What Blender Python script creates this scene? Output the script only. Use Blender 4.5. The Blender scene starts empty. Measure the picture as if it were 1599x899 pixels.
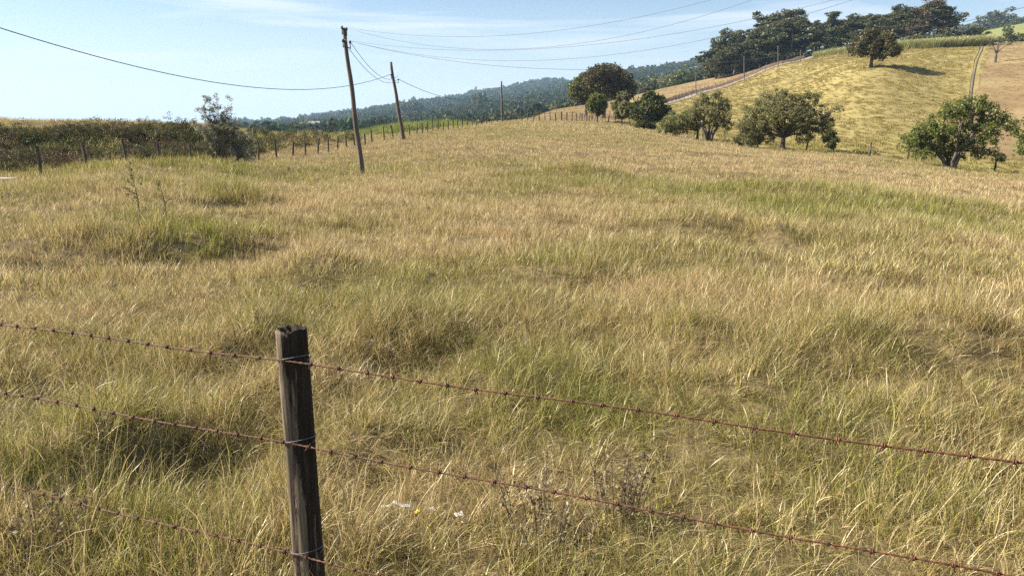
import bpy, math, random
import numpy as np
from mathutils import Vector, Matrix, Euler
R = math.radians
SC = bpy.context.scene
COL = SC.collection
rng = np.random.default_rng(7)
random.seed(7)

# ------------------------------------------------------------------ camera, sky, sun, exposure
FPX, PW, PH = 1152.0, 1599.0, 899.0
HCAM = 2.1
PITCH = math.atan(264.5 / FPX)
cam = bpy.data.cameras.new('camera')
cam.sensor_width = 36.0
cam.lens = 36.0 * FPX / PW
cam.clip_start = 0.05
cam.clip_end = 30000
camo = bpy.data.objects.new('camera', cam)
COL.objects.link(camo)
camo.location = (0, 0, HCAM)
camo.rotation_euler = (math.pi / 2 - PITCH, 0, 0)
SC.camera = camo

SUN_AZ = 83.0      # degrees to the left of the view direction
SUN_EL = 37.0
sun = bpy.data.lights.new('sun', 'SUN')
sun.energy = 5.0
sun.angle = R(0.53)
sun.color = (1.0, 0.91, 0.76)
suno = bpy.data.objects.new('sun', sun)
COL.objects.link(suno)
sdir = Vector((-math.sin(R(SUN_AZ)) * math.cos(R(SUN_EL)), math.cos(R(SUN_AZ)) * math.cos(R(SUN_EL)), math.sin(R(SUN_EL))))
suno.rotation_euler = sdir.to_track_quat('Z', 'Y').to_euler()
suno.location = (-60, 20, 60)

W = bpy.data.worlds.new('World')
SC.world = W
W.use_nodes = True
nt = W.node_tree
nt.nodes.clear()
sky = nt.nodes.new('ShaderNodeTexSky')
sky.sky_type = 'NISHITA'
sky.sun_disc = False
sky.sun_elevation = R(SUN_EL)
sky.sun_rotation = R(-SUN_AZ)
sky.altitude = 600
sky.air_density = 1.0
sky.dust_density = 0.3
sky.ozone_density = 2.4
bg = nt.nodes.new('ShaderNodeBackground')
bg.inputs['Strength'].default_value = 0.051
wo = nt.nodes.new('ShaderNodeOutputWorld')
tc = nt.nodes.new('ShaderNodeTexCoord')
mp = nt.nodes.new('ShaderNodeMapping')
mp.inputs['Scale'].default_value = (1.6, 2.2, 16.0)
mp.inputs['Rotation'].default_value = (R(4), R(-16), R(20))
cn = nt.nodes.new('ShaderNodeTexNoise')
cn.inputs['Scale'].default_value = 1.3
cn.inputs['Detail'].default_value = 7
cn.inputs['Roughness'].default_value = 0.55
cn.inputs['Distortion'].default_value = 0.5
cr = nt.nodes.new('ShaderNodeMapRange')
cr.inputs['From Min'].default_value = 0.49
cr.inputs['From Max'].default_value = 0.63
cr.inputs['To Max'].default_value = 0.55
mx = nt.nodes.new('ShaderNodeMix')
mx.data_type = 'RGBA'
mx.inputs['B'].default_value = (7.6, 8.0, 8.4, 1)
nt.links.new(tc.outputs['Generated'], mp.inputs['Vector'])
nt.links.new(mp.outputs['Vector'], cn.inputs['Vector'])
nt.links.new(cn.outputs['Fac'], cr.inputs['Value'])
nt.links.new(cr.outputs['Result'], mx.inputs['Factor'])
nt.links.new(sky.outputs['Color'], mx.inputs['A'])
sx = nt.nodes.new('ShaderNodeSeparateXYZ'); nt.links.new(tc.outputs['Generated'], sx.inputs[0])
hm = nt.nodes.new('ShaderNodeMapRange'); hm.inputs['From Min'].default_value = 0.0; hm.inputs['From Max'].default_value = 0.17
hm.inputs['To Min'].default_value = 0.85; hm.inputs['To Max'].default_value = 0.0
nt.links.new(sx.outputs['Z'], hm.inputs['Value'])
hx = nt.nodes.new('ShaderNodeMix'); hx.data_type = 'RGBA'; hx.inputs['B'].default_value = (5.5, 6.4, 7.5, 1)
nt.links.new(hm.outputs['Result'], hx.inputs['Factor']); nt.links.new(mx.outputs['Result'], hx.inputs['A'])
nt.links.new(hx.outputs['Result'], bg.inputs['Color'])
nt.links.new(bg.outputs['Background'], wo.inputs['Surface'])
W.cycles.sampling_method = 'MANUAL'
W.cycles.sample_map_resolution = 1024

SC.view_settings.view_transform = 'Standard'
SC.view_settings.look = 'None'
SC.view_settings.gamma = 1
SC.view_settings.exposure = 1.5
SC.render.engine = 'CYCLES'
SC.cycles.max_bounces = 5
SC.cycles.diffuse_bounces = 3
SC.cycles.glossy_bounces = 1
SC.cycles.transmission_bounces = 3
SC.cycles.volume_bounces = 0
SC.cycles.transparent_max_bounces = 6
SC.cycles.use_denoising = False
SC.cycles.use_adaptive_sampling = False
SC.cycles.sample_clamp_indirect = 4.0
SC.cycles.caustics_reflective = False
SC.cycles.caustics_refractive = False

# ------------------------------------------------------------------ pixel <-> world
CP, SP = math.cos(PITCH), math.sin(PITCH)
def ray(px, py):
    u = (px - 799.5) / FPX
    v = (py - 449.5) / FPX
    return u, CP - v * SP, -SP - v * CP
def theta_of(px, py=200):
    x, y, z = ray(px, py)
    return math.atan2(x, y)
def zrel(px, py, d):
    x, y, z = ray(px, py)
    return z * d / math.hypot(x, y)

# ------------------------------------------------------------------ numpy helpers
def pchip(x, y, xi):
    x = np.asarray(x, float); y = np.asarray(y, float)
    h = np.diff(x); dl = np.diff(y, axis=0) / (h if y.ndim == 1 else h[:, None])
    m = np.zeros_like(y)
    a, b = dl[:-1], dl[1:]
    hh0 = h[:-1] if y.ndim == 1 else h[:-1, None]
    hh1 = h[1:] if y.ndim == 1 else h[1:, None]
    w1 = 2 * hh1 + hh0; w2 = hh1 + 2 * hh0
    with np.errstate(divide='ignore', invalid='ignore'):
        hm = (w1 + w2) / (w1 / a + w2 / b)
    m[1:-1] = np.where(a * b > 0, hm, 0)
    m[0] = dl[0]; m[-1] = dl[-1]
    xi = np.clip(xi, x[0], x[-1])
    k = np.clip(np.searchsorted(x, xi, side='right') - 1, 0, len(x) - 2)
    t = (xi - x[k]) / h[k]
    hk = h[k]
    if y.ndim == 2:
        t = t[:, None]; hk = hk[:, None]
    return ((1 + 2 * t) * (1 - t) ** 2 * y[k] + t * (1 - t) ** 2 * hk * m[k]
            + t * t * (3 - 2 * t) * y[k + 1] + t * t * (t - 1) * hk * m[k + 1])

_tab = np.random.default_rng(3).random((256, 256))
def vnoise(x, y, s, off=0.0):
    x = np.asarray(x, float) / s + off + 1000.0; y = np.asarray(y, float) / s + off * 1.7 + 1000.0
    ix = np.floor(x).astype(int); iy = np.floor(y).astype(int)
    fx = x - ix; fy = y - iy
    fx = fx * fx * (3 - 2 * fx); fy = fy * fy * (3 - 2 * fy)
    g = lambda a, b: _tab[a & 255, b & 255]
    return (g(ix, iy) * (1 - fx) * (1 - fy) + g(ix + 1, iy) * fx * (1 - fy) + g(ix, iy + 1) * (1 - fx) * fy + g(ix + 1, iy + 1) * fx * fy) * 2 - 1
def fbm(x, y, s, n=3, off=0.0):
    r = 0; a = 1.0; t = 0
    for i in range(n):
        r = r + a * vnoise(x, y, s / 2 ** i, off + i * 7.3); t += a; a *= 0.55
    return r / t
def sstep(a, b, x):
    t = np.clip((np.asarray(x, float) - a) / (b - a), 0, 1)
    return t * t * (3 - 2 * t)

# ------------------------------------------------------------------ terrain profiles: per bearing, (distance, picture row) of the ground
PROF = {
    -400: [(20, 340), (30, 306), (36, 290), (41, 276), (46, 235), (51, 200), (60, 197), (90, 197), (200, 215), (450, 225), (900, 215), (1800, 205), (3000, 200), (5000, 197)],
    0: [(20, 320), (30, 291), (35, 279), (40, 268), (45, 228), (50, 193), (58, 191), (90, 192), (200, 212), (450, 222), (900, 212), (1800, 202), (3000, 198), (5000, 195)],
    200: [(20, 314), (30, 278), (36, 262), (41, 253), (46, 218), (51, 194), (58, 193), (90, 194), (200, 210), (450, 220), (900, 210), (1800, 201), (3000, 197), (5000, 194)],
    320: [(20, 312), (30, 277), (36, 263), (43, 251), (50, 220), (56, 201), (62, 198), (90, 200), (200, 212), (450, 218), (900, 208), (1800, 201), (3000, 196), (5000, 191)],
    400: [(20, 312), (30, 284), (36, 270), (48, 248), (57, 230), (63, 212), (69, 208), (90, 209), (200, 222), (450, 217), (900, 206), (1800, 199), (3000, 195), (5000, 190)],
    500: [(20, 312), (33, 279), (42, 257), (50, 243), (58, 230), (66, 216), (74, 213), (90, 215), (200, 228), (450, 216), (900, 201), (1800, 188), (3000, 184), (5000, 189)],
    560: [(20, 311), (33, 276), (42, 256), (50, 242), (60, 227), (70, 217), (76, 216), (100, 221), (200, 224), (450, 214), (900, 196), (1800, 181), (3000, 178), (5000, 184)],
    640: [(20, 310), (33, 267), (50, 234), (60, 219), (72, 211), (82, 209), (110, 213), (200, 215), (450, 208), (900, 187), (1800, 171), (3000, 167), (5000, 175)],
    700: [(20, 309), (33, 262), (50, 229), (65, 214), (80, 205), (95, 202), (120, 207), (200, 213), (450, 205), (900, 180), (1800, 163), (3000, 157), (5000, 167)],
    783: [(20, 308), (33, 260), (50, 228), (70, 209), (90, 199), (112, 193), (125, 191), (160, 193), (250, 205), (450, 197), (900, 168), (1800, 152), (3000, 147), (5000, 155)],
    870: [(20, 308), (33, 258), (50, 229), (70, 210), (90, 200), (112, 193), (125, 190), (160, 183), (210, 175), (260, 171), (300, 172), (450, 185), (900, 158), (1800, 138), (3000, 133), (5000, 142)],
    945: [(20, 309), (33, 260), (50, 231), (70, 213), (100, 199), (125, 193), (150, 189), (170, 185), (220, 170), (290, 160), (330, 160), (450, 172), (900, 146), (1800, 128), (3000, 122), (5000, 132)],
    1040: [(20, 312), (33, 266), (50, 236), (75, 217), (95, 208), (120, 199), (150, 183), (185, 168), (215, 160), (250, 149), (310, 137), (350, 138), (450, 146), (900, 130), (1800, 115), (3000, 108), (5000, 118)],
    1110: [(20, 316), (33, 272), (50, 242), (70, 227), (82, 222), (100, 208), (130, 187), (180, 160), (225, 143), (260, 135), (320, 122), (360, 123), (450, 126), (900, 118), (1800, 104), (3000, 101), (5000, 110)],
    1222: [(20, 322), (33, 281), (50, 252), (63, 240), (72, 236), (84, 227), (110, 202), (150, 162), (200, 128), (235, 108), (258, 99), (300, 97), (450, 100), (900, 102), (1800, 115), (5000, 120)],
    1358: [(20, 332), (33, 292), (50, 261), (62, 249), (72, 243), (84, 231), (110, 194), (140, 142), (165, 105), (200, 90), (235, 82), (262, 80), (300, 79), (450, 80), (900, 84), (1800, 110), (5000, 120)],
    1490: [(20, 345), (30, 309), (45, 280), (58, 269), (66, 265), (76, 260), (92, 234), (115, 198), (150, 143), (190, 97), (222, 79), (240, 75), (270, 74), (350, 71), (450, 66), (650, 55), (900, 66), (1800, 110), (5000, 120)],
    1599: [(20, 358), (30, 322), (45, 290), (58, 278), (66, 274), (76, 269), (92, 248), (120, 196), (160, 128), (200, 88), (240, 70), (260, 67), (320, 64), (450, 54), (650, 36), (900, 50), (1800, 100), (5000, 120)],
    1900: [(20, 392), (30, 352), (45, 312), (58, 298), (66, 292), (76, 284), (92, 262), (120, 206), (160, 130), (200, 86), (240, 66), (260, 62), (320, 58), (450, 46), (650, 28), (900, 46), (1800, 100), (5000, 120)],
}
_cols = sorted(PROF)
TH = [theta_of(c) for c in _cols]
DG = np.concatenate([np.linspace(0, 60, 121), np.linspace(61, 300, 240), np.geomspace(303, 4200, 150)])
ZT = []
for c in _cols:
    ds = [0.0, 6.0, 12.0]; zs = [0.0, 0.0, -0.02]
    for d, py in PROF[c]:
        if d > (3600 if c < 900 else 1900): continue
        ds.append(d); zs.append(zrel(c, py, d) + HCAM)
    if c >= 900: ds.append(3000); zs.append(zs[-1] * .5)
    ds.append(4200); zs.append(min(zs[-1], 100))
    ZT.append(pchip(ds, zs, DG))
ZT = np.array(ZT)                      # columns x distances
TH0, TH1 = TH[0], TH[-1]
THF = np.linspace(TH0, TH1, 900)
ZF = pchip(np.array(TH), ZT, THF)      # fine bearings x distances
ZBACK = np.minimum(0.3 * (ZF[0] + ZF[-1]), 3.0) * 0.5

def base_h(x, y):
    x = np.asarray(x, float); y = np.asarray(y, float)
    d = np.hypot(x, y); th = np.arctan2(x, y)
    j = np.clip(np.interp(d, DG, np.arange(len(DG))), 0, len(DG) - 1.001)
    j0 = j.astype(int); fj = j - j0
    i = np.clip((th - TH0) / (TH1 - TH0) * (len(THF) - 1), 0, len(THF) - 1.001)
    i0 = i.astype(int); fi = i - i0
    z = ((ZF[i0, j0] * (1 - fi) + ZF[i0 + 1, j0] * fi) * (1 - fj) + (ZF[i0, j0 + 1] * (1 - fi) + ZF[i0 + 1, j0 + 1] * fi) * fj)
    zb = ZBACK[j0] * (1 - fj) + ZBACK[j0 + 1] * fj
    out = np.maximum(TH0 - th, th - TH1)
    w = sstep(0.05, 1.2, out)
    return z * (1 - w) + zb * w

def ground_hit(px, py, dmax=400.0):
    """where the line of sight through a point of the photograph meets the pasture"""
    x, y, z = ray(px, py)
    k = math.hypot(x, y)
    ds = np.concatenate([np.arange(0.8, 60, 0.05), np.arange(60, dmax, 0.5)])
    hz = HCAM + z / k * ds
    g = base_h(x / k * ds, y / k * ds)
    below = np.nonzero(hz <= g)[0]
    d = ds[below[0]] if len(below) else dmax
    return x / k * d, y / k * d, d

# local mounds and hollows: (px, py, half width px, half depth px, height)
MOUNDS = []
for px, py, rx, ry, h in [(200, 376, 140, 9, 0.17), (340, 376, 100, 8, 0.17), (230, 403, 160, 9, -0.5), (360, 405, 80, 8, -0.42),
                          (350, 311, 60, 5, 0.20), (360, 327, 60, 6, -0.45), (300, 268, 120, 8, 0.25), (130, 300, 120, 9, 0.15),
                          (500, 425, 50, 12, 0.22), (510, 455, 50, 10, -0.2), (1100, 360, 110, 8, 0.22), (1110, 378, 110, 8, -0.2),
                          (1215, 375, 34, 7, 0.25), (1225, 393, 34, 7, -0.25), (900, 275, 60, 6, 0.2), (640, 525, 80, 22, 0.18), (640, 570, 80, 16, -0.2),
                          (190, 690, 140, 22, 0.16), (200, 745, 170, 28, -0.22), (570, 690, 70, 18, 0.1), (560, 740, 60, 20, -0.2),
                          (400, 530, 60, 18, 0.12), (390, 575, 50, 18, -0.2), (1300, 550, 110, 20, 0.14), (1320, 600, 90, 16, -0.16),
                          (1490, 540, 110, 24, 0.2), (1500, 590, 100, 18, -0.15), (850, 430, 130, 14, 0.14), (830, 455, 120, 12, -0.12),
                          (1080, 540, 60, 16, .12), (1090, 580, 60, 14, -.14), (700, 270, 90, 5, 0.15), (1420, 322, 150, 7, 0.15)]:
    cx, cy, d = ground_hit(px, py)
    x1, y1, d1 = ground_hit(px, py - ry); x2, y2, d2 = ground_hit(px, py + ry)
    xr, yr, _ = ground_hit(px + rx, py)
    MOUNDS.append((cx, cy, math.hypot(xr - cx, yr - cy), max(0.18, abs(d1 - d2) / 2), math.atan2(cx, cy), h * 1.25))
def blob(x, y, cx, cy, ra, rr, th):
    dx = x - cx; dy = y - cy
    rad = dx * math.sin(th) + dy * math.cos(th)
    tan = dx * math.cos(th) - dy * math.sin(th)
    return np.exp(-((tan / ra) ** 2 + (rad / rr) ** 2))
def H(x, y):
    x = np.asarray(x, float); y = np.asarray(y, float)
    d = np.hypot(x, y)
    z = base_h(x, y)
    z = z + sstep(1.5, 6, d) * (0.10 * vnoise(x, y, 0.9, 1.0) + 0.15 * fbm(x, y, 2.8, 2, 5.0)) * (1 - sstep(70, 120, d))
    tt = np.arctan2(x, y); bq = [theta_of(p) for p in (-400, 0, 200, 320, 400, 500, 560)]
    b0 = np.interp(tt, bq, [38, 38, 40.5, 44, 54, 61, 67]); b1 = np.interp(tt, bq, [51, 50, 51, 56, 69, 74, 77])
    bank = sstep(0, 3, d - b0) * (1 - sstep(-2.5, 0, d - b1)) * (tt < theta_of(560))
    z = z + bank * (0.75 * fbm(x, y, 3.2, 3, 61.0) - .2)
    z = z + 0.35 * sstep(60, 140, d) * (1 - sstep(600, 900, d)) * fbm(x, y, 9.0, 3, 9.0)
    z = z + sstep(700, 1400, d) * 9 * fbm(x, y, 240.0, 4, 2.0)
    for cx, cy, ra, rr, th, h in MOUNDS:
        if np.ndim(x) == 0 or len(np.atleast_1d(x)):
            z = z + h * blob(x, y, cx, cy, ra, rr, th)
    return z
def hz(x, y):
    return float(H(np.array([x]), np.array([y]))[0])
def place(px, d, py=200):
    for _ in range(3):
        x, y, z = ray(px, py)
        k = math.hypot(x, y)
        x, y = x / k * d, y / k * d
        z = hz(x, y)
        fw = y * CP - (z - HCAM) * SP            # depth along the view
        py = 449.5 - ((z - HCAM) * CP + y * SP) / fw * FPX
        py = min(max(py, 0), 500)
    return Vector((x, y, z))
def point(px, py, d):
    x, y, z = ray(px, py)
    k = math.hypot(x, y)
    return Vector((x / k * d, y / k * d, HCAM + z / k * d))
def mpp(px, d):
    """metres per photograph pixel at a ground distance"""
    return d * math.cos(theta_of(px)) / FPX * 1.0

# ------------------------------------------------------------------ object helpers
def tag(o, label=None, cat=None, group=None, kind=None):
    if label: o['label'] = label
    if cat: o['category'] = cat
    if group: o['group'] = group
    if kind: o['kind'] = kind
    return o
def empty(name, loc, label=None, cat=None, group=None, rz=0):
    o = bpy.data.objects.new(name, None)
    COL.objects.link(o)
    o.location = loc
    o.rotation_euler = (0, 0, rz)
    o.empty_display_size = 0.2
    return tag(o, label, cat, group)
def mesh_np(name, V, Fc, mat=None, attrs=None, smooth=False, corners=None):
    """V (n,3); Fc list of arrays with the same corner count each, or one array"""
    me = bpy.data.meshes.new(name)
    if not isinstance(Fc, (list, tuple)): Fc = [Fc]
    Fc = [np.asarray(f, dtype=np.int32) for f in Fc if len(f)]
    V = np.asarray(V, dtype=np.float32)
    me.vertices.add(len(V)); me.vertices.foreach_set('co', V.ravel())
    nl = sum(f.size for f in Fc); nf = sum(len(f) for f in Fc)
    me.loops.add(nl); me.polygons.add(nf)
    me.loops.foreach_set('vertex_index', np.concatenate([f.ravel() for f in Fc]))
    st = []; o = 0
    for f in Fc:
        st.append(np.arange(len(f)) * f.shape[1] + o); o += f.size
    me.polygons.foreach_set('loop_start', np.concatenate(st).astype(np.int32))
    if attrs:
        for k, a in attrs.items():
            at = me.attributes.new(k, 'FLOAT', 'POINT')
            at.data.foreach_set('value', np.asarray(a, dtype=np.float32))
    me.update(calc_edges=True)
    me.polygons.foreach_set('use_smooth', np.full(nf, smooth))
    if mat: me.materials.append(mat)
    return me
def link(name, me, parent=None):
    o = bpy.data.objects.new(name, me)
    COL.objects.link(o)
    if parent: o.parent = parent
    return o
class MB:
    def __init__(s): s.v = []; s.f = []; s.n = 0
    def add(s, V, Fq):
        s.v.append(np.asarray(V, float)); s.f += [tuple(int(i) + s.n for i in f) for f in Fq]; s.n += len(V)
    def tube(s, pts, rad, n=8, cap=True, jit=0.0):
        pts = [Vector(p) for p in pts]
        if not hasattr(rad, '__len__'): rad = [rad] * len(pts)
        V = []; ref = None
        for i, p in enumerate(pts):
            t = (pts[min(i + 1, len(pts) - 1)] - pts[max(i - 1, 0)])
            if t.length < 1e-9: t = Vector((0, 0, 1))
            t.normalize()
            if ref is None: ref = Vector((1, 0, 0)) if abs(t.x) < 0.8 else Vector((0, 1, 0))
            a = (ref - t * ref.dot(t)).normalized(); b = t.cross(a); ref = a
            for k in range(n):
                q = 2 * math.pi * k / n
                r = rad[i] * (1 + jit * (random.random() - .5))
                V.append(p + (a * math.cos(q) + b * math.sin(q)) * r)
        Fq = []
        for i in range(len(pts) - 1):
            for k in range(n):
                k2 = (k + 1) % n
                Fq.append((i * n + k, i * n + k2, (i + 1) * n + k2, (i + 1) * n + k))
        if cap:
            Fq.append(tuple(range(n - 1, -1, -1))); Fq.append(tuple((len(pts) - 1) * n + k for k in range(n)))
        s.add([tuple(v) for v in V], Fq)
    def box(s, c, size, rz=0.0):
        x, y, z = size[0] / 2, size[1] / 2, size[2] / 2
        V = [(a * x, b * y, cc * z) for a in (-1, 1) for b in (-1, 1) for cc in (-1, 1)]
        cs, sn = math.cos(rz), math.sin(rz)
        V = [(c[0] + p[0] * cs - p[1] * sn, c[1] + p[0] * sn + p[1] * cs, c[2] + p[2]) for p in V]
        s.add(V, [(0, 1, 3, 2), (4, 6, 7, 5), (0, 4, 5, 1), (2, 3, 7, 6), (0, 2, 6, 4), (1, 5, 7, 3)])
    def mesh(s, name, mat=None, smooth=False):
        me = bpy.data.meshes.new(name)
        me.from_pydata([tuple(p) for p in np.concatenate(s.v)], [], s.f)
        if mat: me.materials.append(mat)
        me.polygons.foreach_set('use_smooth', [smooth] * len(me.polygons))
        me.update()
        return me
    def build(s, name, mat=None, parent=None, smooth=False):
        return link(name, s.mesh(name, mat, smooth), parent)

# ------------------------------------------------------------------ materials
def newmat(name):
    m = bpy.data.materials.new(name); m.use_nodes = True
    m.node_tree.nodes.clear()
    return m, m.node_tree.nodes, m.node_tree.links
def ramp(N, stops):
    r = N.new('ShaderNodeValToRGB')
    e = r.color_ramp.elements
    while len(e) < len(stops): e.new(0.5)
    for k, (p, c) in enumerate(stops):
        e[k].position = p; e[k].color = (*c, 1)
    return r
def mixrgb(N, L, fac, a, b):
    m = N.new('ShaderNodeMix'); m.data_type = 'RGBA'
    for s, v in (('Factor', fac), ('A', a), ('B', b)):
        if hasattr(v, 'links'): L.new(v, m.inputs[s])
        elif s == 'Factor': m.inputs[s].default_value = v
        else: m.inputs[s].default_value = (*v, 1)
    return m.outputs['Result']
def mathn(N, L, op, a, b=None, clamp=False):
    m = N.new('ShaderNodeMath'); m.operation = op; m.use_clamp = clamp
    for k, v in enumerate((a, b)):
        if v is None: continue
        if hasattr(v, 'links'): L.new(v, m.inputs[k])
        else: m.inputs[k].default_value = v
    return m.outputs[0]
def attr(N, name, t='GEOMETRY'):
    a = N.new('ShaderNodeAttribute'); a.attribute_name = name; a.attribute_type = t
    return a.outputs['Fac']

def blade_mat(name, straw, green, trans=0.4, gloss=0.06, useinst=True, spread=0.9):
    """leaf or blade of grass: thin, part of the light shines through"""
    m, N, L = newmat(name)
    rnd = attr(N, 'rnd')
    inst = attr(N, 'tint', 'INSTANCER') if useinst else attr(N, 'tint')
    oi = N.new('ShaderNodeObjectInfo')
    rs = ramp(N, straw); L.new(rnd, rs.inputs['Fac'])
    rg = ramp(N, green); L.new(rnd, rg.inputs['Fac'])
    r2 = mathn(N, L, 'FRACT', mathn(N, L, 'MULTIPLY', rnd, 7.31))
    f = mathn(N, L, 'ADD', inst, mathn(N, L, 'MULTIPLY', mathn(N, L, 'SUBTRACT', r2, 0.5), spread))
    mr = N.new('ShaderNodeMapRange'); mr.interpolation_type = 'SMOOTHSTEP'
    mr.inputs['From Min'].default_value = 0.3; mr.inputs['From Max'].default_value = 0.7
    L.new(f, mr.inputs['Value'])
    c = mixrgb(N, L, mr.outputs['Result'], rs.outputs['Color'], rg.outputs['Color'])
    hs = N.new('ShaderNodeHueSaturation')
    v = mathn(N, L, 'ADD', mathn(N, L, 'MULTIPLY', oi.outputs['Random'], 0.34), 0.83)
    L.new(v, hs.inputs['Value']); L.new(c, hs.inputs['Color'])
    c = hs.outputs['Color']
    d = N.new('ShaderNodeBsdfDiffuse'); L.new(c, d.inputs['Color'])
    t = N.new('ShaderNodeBsdfTranslucent'); L.new(c, t.inputs['Color'])
    g = N.new('ShaderNodeBsdfGlossy'); g.inputs['Roughness'].default_value = 0.42
    g.inputs['Color'].default_value = (1, .97, .9, 1)
    a = N.new('ShaderNodeMixShader'); a.inputs[0].default_value = trans
    L.new(d.outputs[0], a.inputs[1]); L.new(t.outputs[0], a.inputs[2])
    b = N.new('ShaderNodeMixShader'); b.inputs[0].default_value = gloss
    L.new(a.outputs[0], b.inputs[1]); L.new(g.outputs[0], b.inputs[2])
    o = N.new('ShaderNodeOutputMaterial'); L.new(b.outputs[0], o.inputs['Surface'])
    return m

def leaf_mat(name, stops, trans=0.3, gloss=0.02):
    m, N, L = newmat(name)
    rnd = attr(N, 'rnd')
    rs = ramp(N, stops); L.new(rnd, rs.inputs['Fac'])
    oi = N.new('ShaderNodeObjectInfo')
    hs = N.new('ShaderNodeHueSaturation')
    L.new(mathn(N, L, 'ADD', mathn(N, L, 'MULTIPLY', oi.outputs['Random'], 0.35), 0.8), hs.inputs['Value'])
    L.new(mathn(N, L, 'ADD', mathn(N, L, 'MULTIPLY', oi.outputs['Random'], 0.03), 0.485), hs.inputs['Hue'])
    L.new(rs.outputs['Color'], hs.inputs['Color'])
    d = N.new('ShaderNodeBsdfDiffuse'); L.new(hs.outputs[0], d.inputs['Color'])
    t = N.new('ShaderNodeBsdfTranslucent'); L.new(hs.outputs[0], t.inputs['Color'])
    g = N.new('ShaderNodeBsdfGlossy'); g.inputs['Roughness'].default_value = 0.45
    a = N.new('ShaderNodeMixShader'); a.inputs[0].default_value = trans
    L.new(d.outputs[0], a.inputs[1]); L.new(t.outputs[0], a.inputs[2])
    b = N.new('ShaderNodeMixShader'); b.inputs[0].default_value = gloss
    L.new(a.outputs[0], b.inputs[1]); L.new(g.outputs[0], b.inputs[2])
    o = N.new('ShaderNodeOutputMaterial'); L.new(b.outputs[0], o.inputs['Surface'])
    return m

def rough_mat(name, stops, scale=(8, 8, 8), rough=0.85, bump=0.4, detail=6, dist=0.02):
    m, N, L = newmat(name)
    tcn = N.new('ShaderNodeTexCoord')
    mp = N.new('ShaderNodeMapping'); mp.inputs['Scale'].default_value = scale
    L.new(tcn.outputs['Object'], mp.inputs['Vector'])
    n = N.new('ShaderNodeTexNoise'); n.inputs['Scale'].default_value = 1; n.inputs['Detail'].default_value = detail
    n.inputs['Roughness'].default_value = 0.62
    L.new(mp.outputs[0], n.inputs['Vector'])
    r = ramp(N, stops); L.new(n.outputs['Fac'], r.inputs['Fac'])
    p = N.new('ShaderNodeBsdfPrincipled'); p.inputs['Roughness'].default_value = rough
    L.new(r.outputs['Color'], p.inputs['Base Color'])
    b = N.new('ShaderNodeBump'); b.inputs['Strength'].default_value = bump; b.inputs['Distance'].default_value = dist
    L.new(n.outputs['Fac'], b.inputs['Height']); L.new(b.outputs[0], p.inputs['Normal'])
    o = N.new('ShaderNodeOutputMaterial'); L.new(p.outputs[0], o.inputs['Surface'])
    return m

def post_mat():
    m, N, L = newmat('weathered_post_wood')
    tcn = N.new('ShaderNodeTexCoord')
    def noise(sc, det=6, dist=0.0):
        mp = N.new('ShaderNodeMapping'); mp.inputs['Scale'].default_value = sc
        L.new(tcn.outputs['Object'], mp.inputs['Vector'])
        n = N.new('ShaderNodeTexNoise'); n.inputs['Scale'].default_value = 1; n.inputs['Detail'].default_value = det
        n.inputs['Roughness'].default_value = .65; n.inputs['Distortion'].default_value = dist
        L.new(mp.outputs[0], n.inputs['Vector']); return n.outputs['Fac']
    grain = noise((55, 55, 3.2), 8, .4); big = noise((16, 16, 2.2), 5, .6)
    bark = ramp(N, [(.3, (.010, .008, .006)), (.55, (.032, .024, .018)), (.75, (.085, .064, .046))]); L.new(grain, bark.inputs['Fac'])  # near-black wood tones, painted shade for the side away from the sun
    bare = ramp(N, [(.3, (.05, .036, .025)), (.5, (.15, .115, .08)), (.7, (.29, .235, .17))]); L.new(grain, bare.inputs['Fac'])  # pale wood tones, painted light for the sunlit left side
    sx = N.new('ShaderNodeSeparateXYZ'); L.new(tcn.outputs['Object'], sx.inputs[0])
    # sunlight painted into the wood: left side pale, right side dark, ragged edge
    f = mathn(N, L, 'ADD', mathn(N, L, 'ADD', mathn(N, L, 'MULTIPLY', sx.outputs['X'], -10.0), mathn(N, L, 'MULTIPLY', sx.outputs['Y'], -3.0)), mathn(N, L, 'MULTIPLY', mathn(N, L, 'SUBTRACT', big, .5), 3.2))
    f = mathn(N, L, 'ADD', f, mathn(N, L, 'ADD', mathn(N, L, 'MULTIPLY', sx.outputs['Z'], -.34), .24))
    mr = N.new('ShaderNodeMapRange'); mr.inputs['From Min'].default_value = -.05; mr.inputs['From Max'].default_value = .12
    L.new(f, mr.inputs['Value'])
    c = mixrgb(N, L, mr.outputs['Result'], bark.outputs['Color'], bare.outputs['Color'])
    p = N.new('ShaderNodeBsdfPrincipled'); p.inputs['Roughness'].default_value = .9; p.inputs['Specular IOR Level'].default_value = .2
    L.new(c, p.inputs['Base Color'])
    h = mathn(N, L, 'SUBTRACT', grain, mathn(N, L, 'MULTIPLY', mr.outputs['Result'], .5))
    b = N.new('ShaderNodeBump'); b.inputs['Strength'].default_value = 1.0; b.inputs['Distance'].default_value = .010
    L.new(h, b.inputs['Height']); L.new(b.outputs[0], p.inputs['Normal'])
    o = N.new('ShaderNodeOutputMaterial'); L.new(p.outputs[0], o.inputs['Surface'])
    return m
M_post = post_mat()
M_pole = rough_mat('pole_wood', [(0.3, (.05, .037, .027)), (0.55, (.12, .09, .068)), (0.75, (.2, .16, .125))], scale=(14, 14, 1.2), bump=0.5)
M_fpost = rough_mat('fence_post_wood', [(0.3, (.025, .02, .016)), (0.7, (.10, .08, .062))], scale=(9, 9, 1.5), bump=0.3)
M_bark = rough_mat('bark', [(0.3, (.045, .036, .028)), (0.7, (.13, .105, .08))], scale=(3, 3, 1), bump=0.4)
M_gum = rough_mat('pale_bark', [(0.3, (.12, .10, .08)), (0.7, (.34, .30, .25))], scale=(1, 1, .5), bump=0.2)
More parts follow.
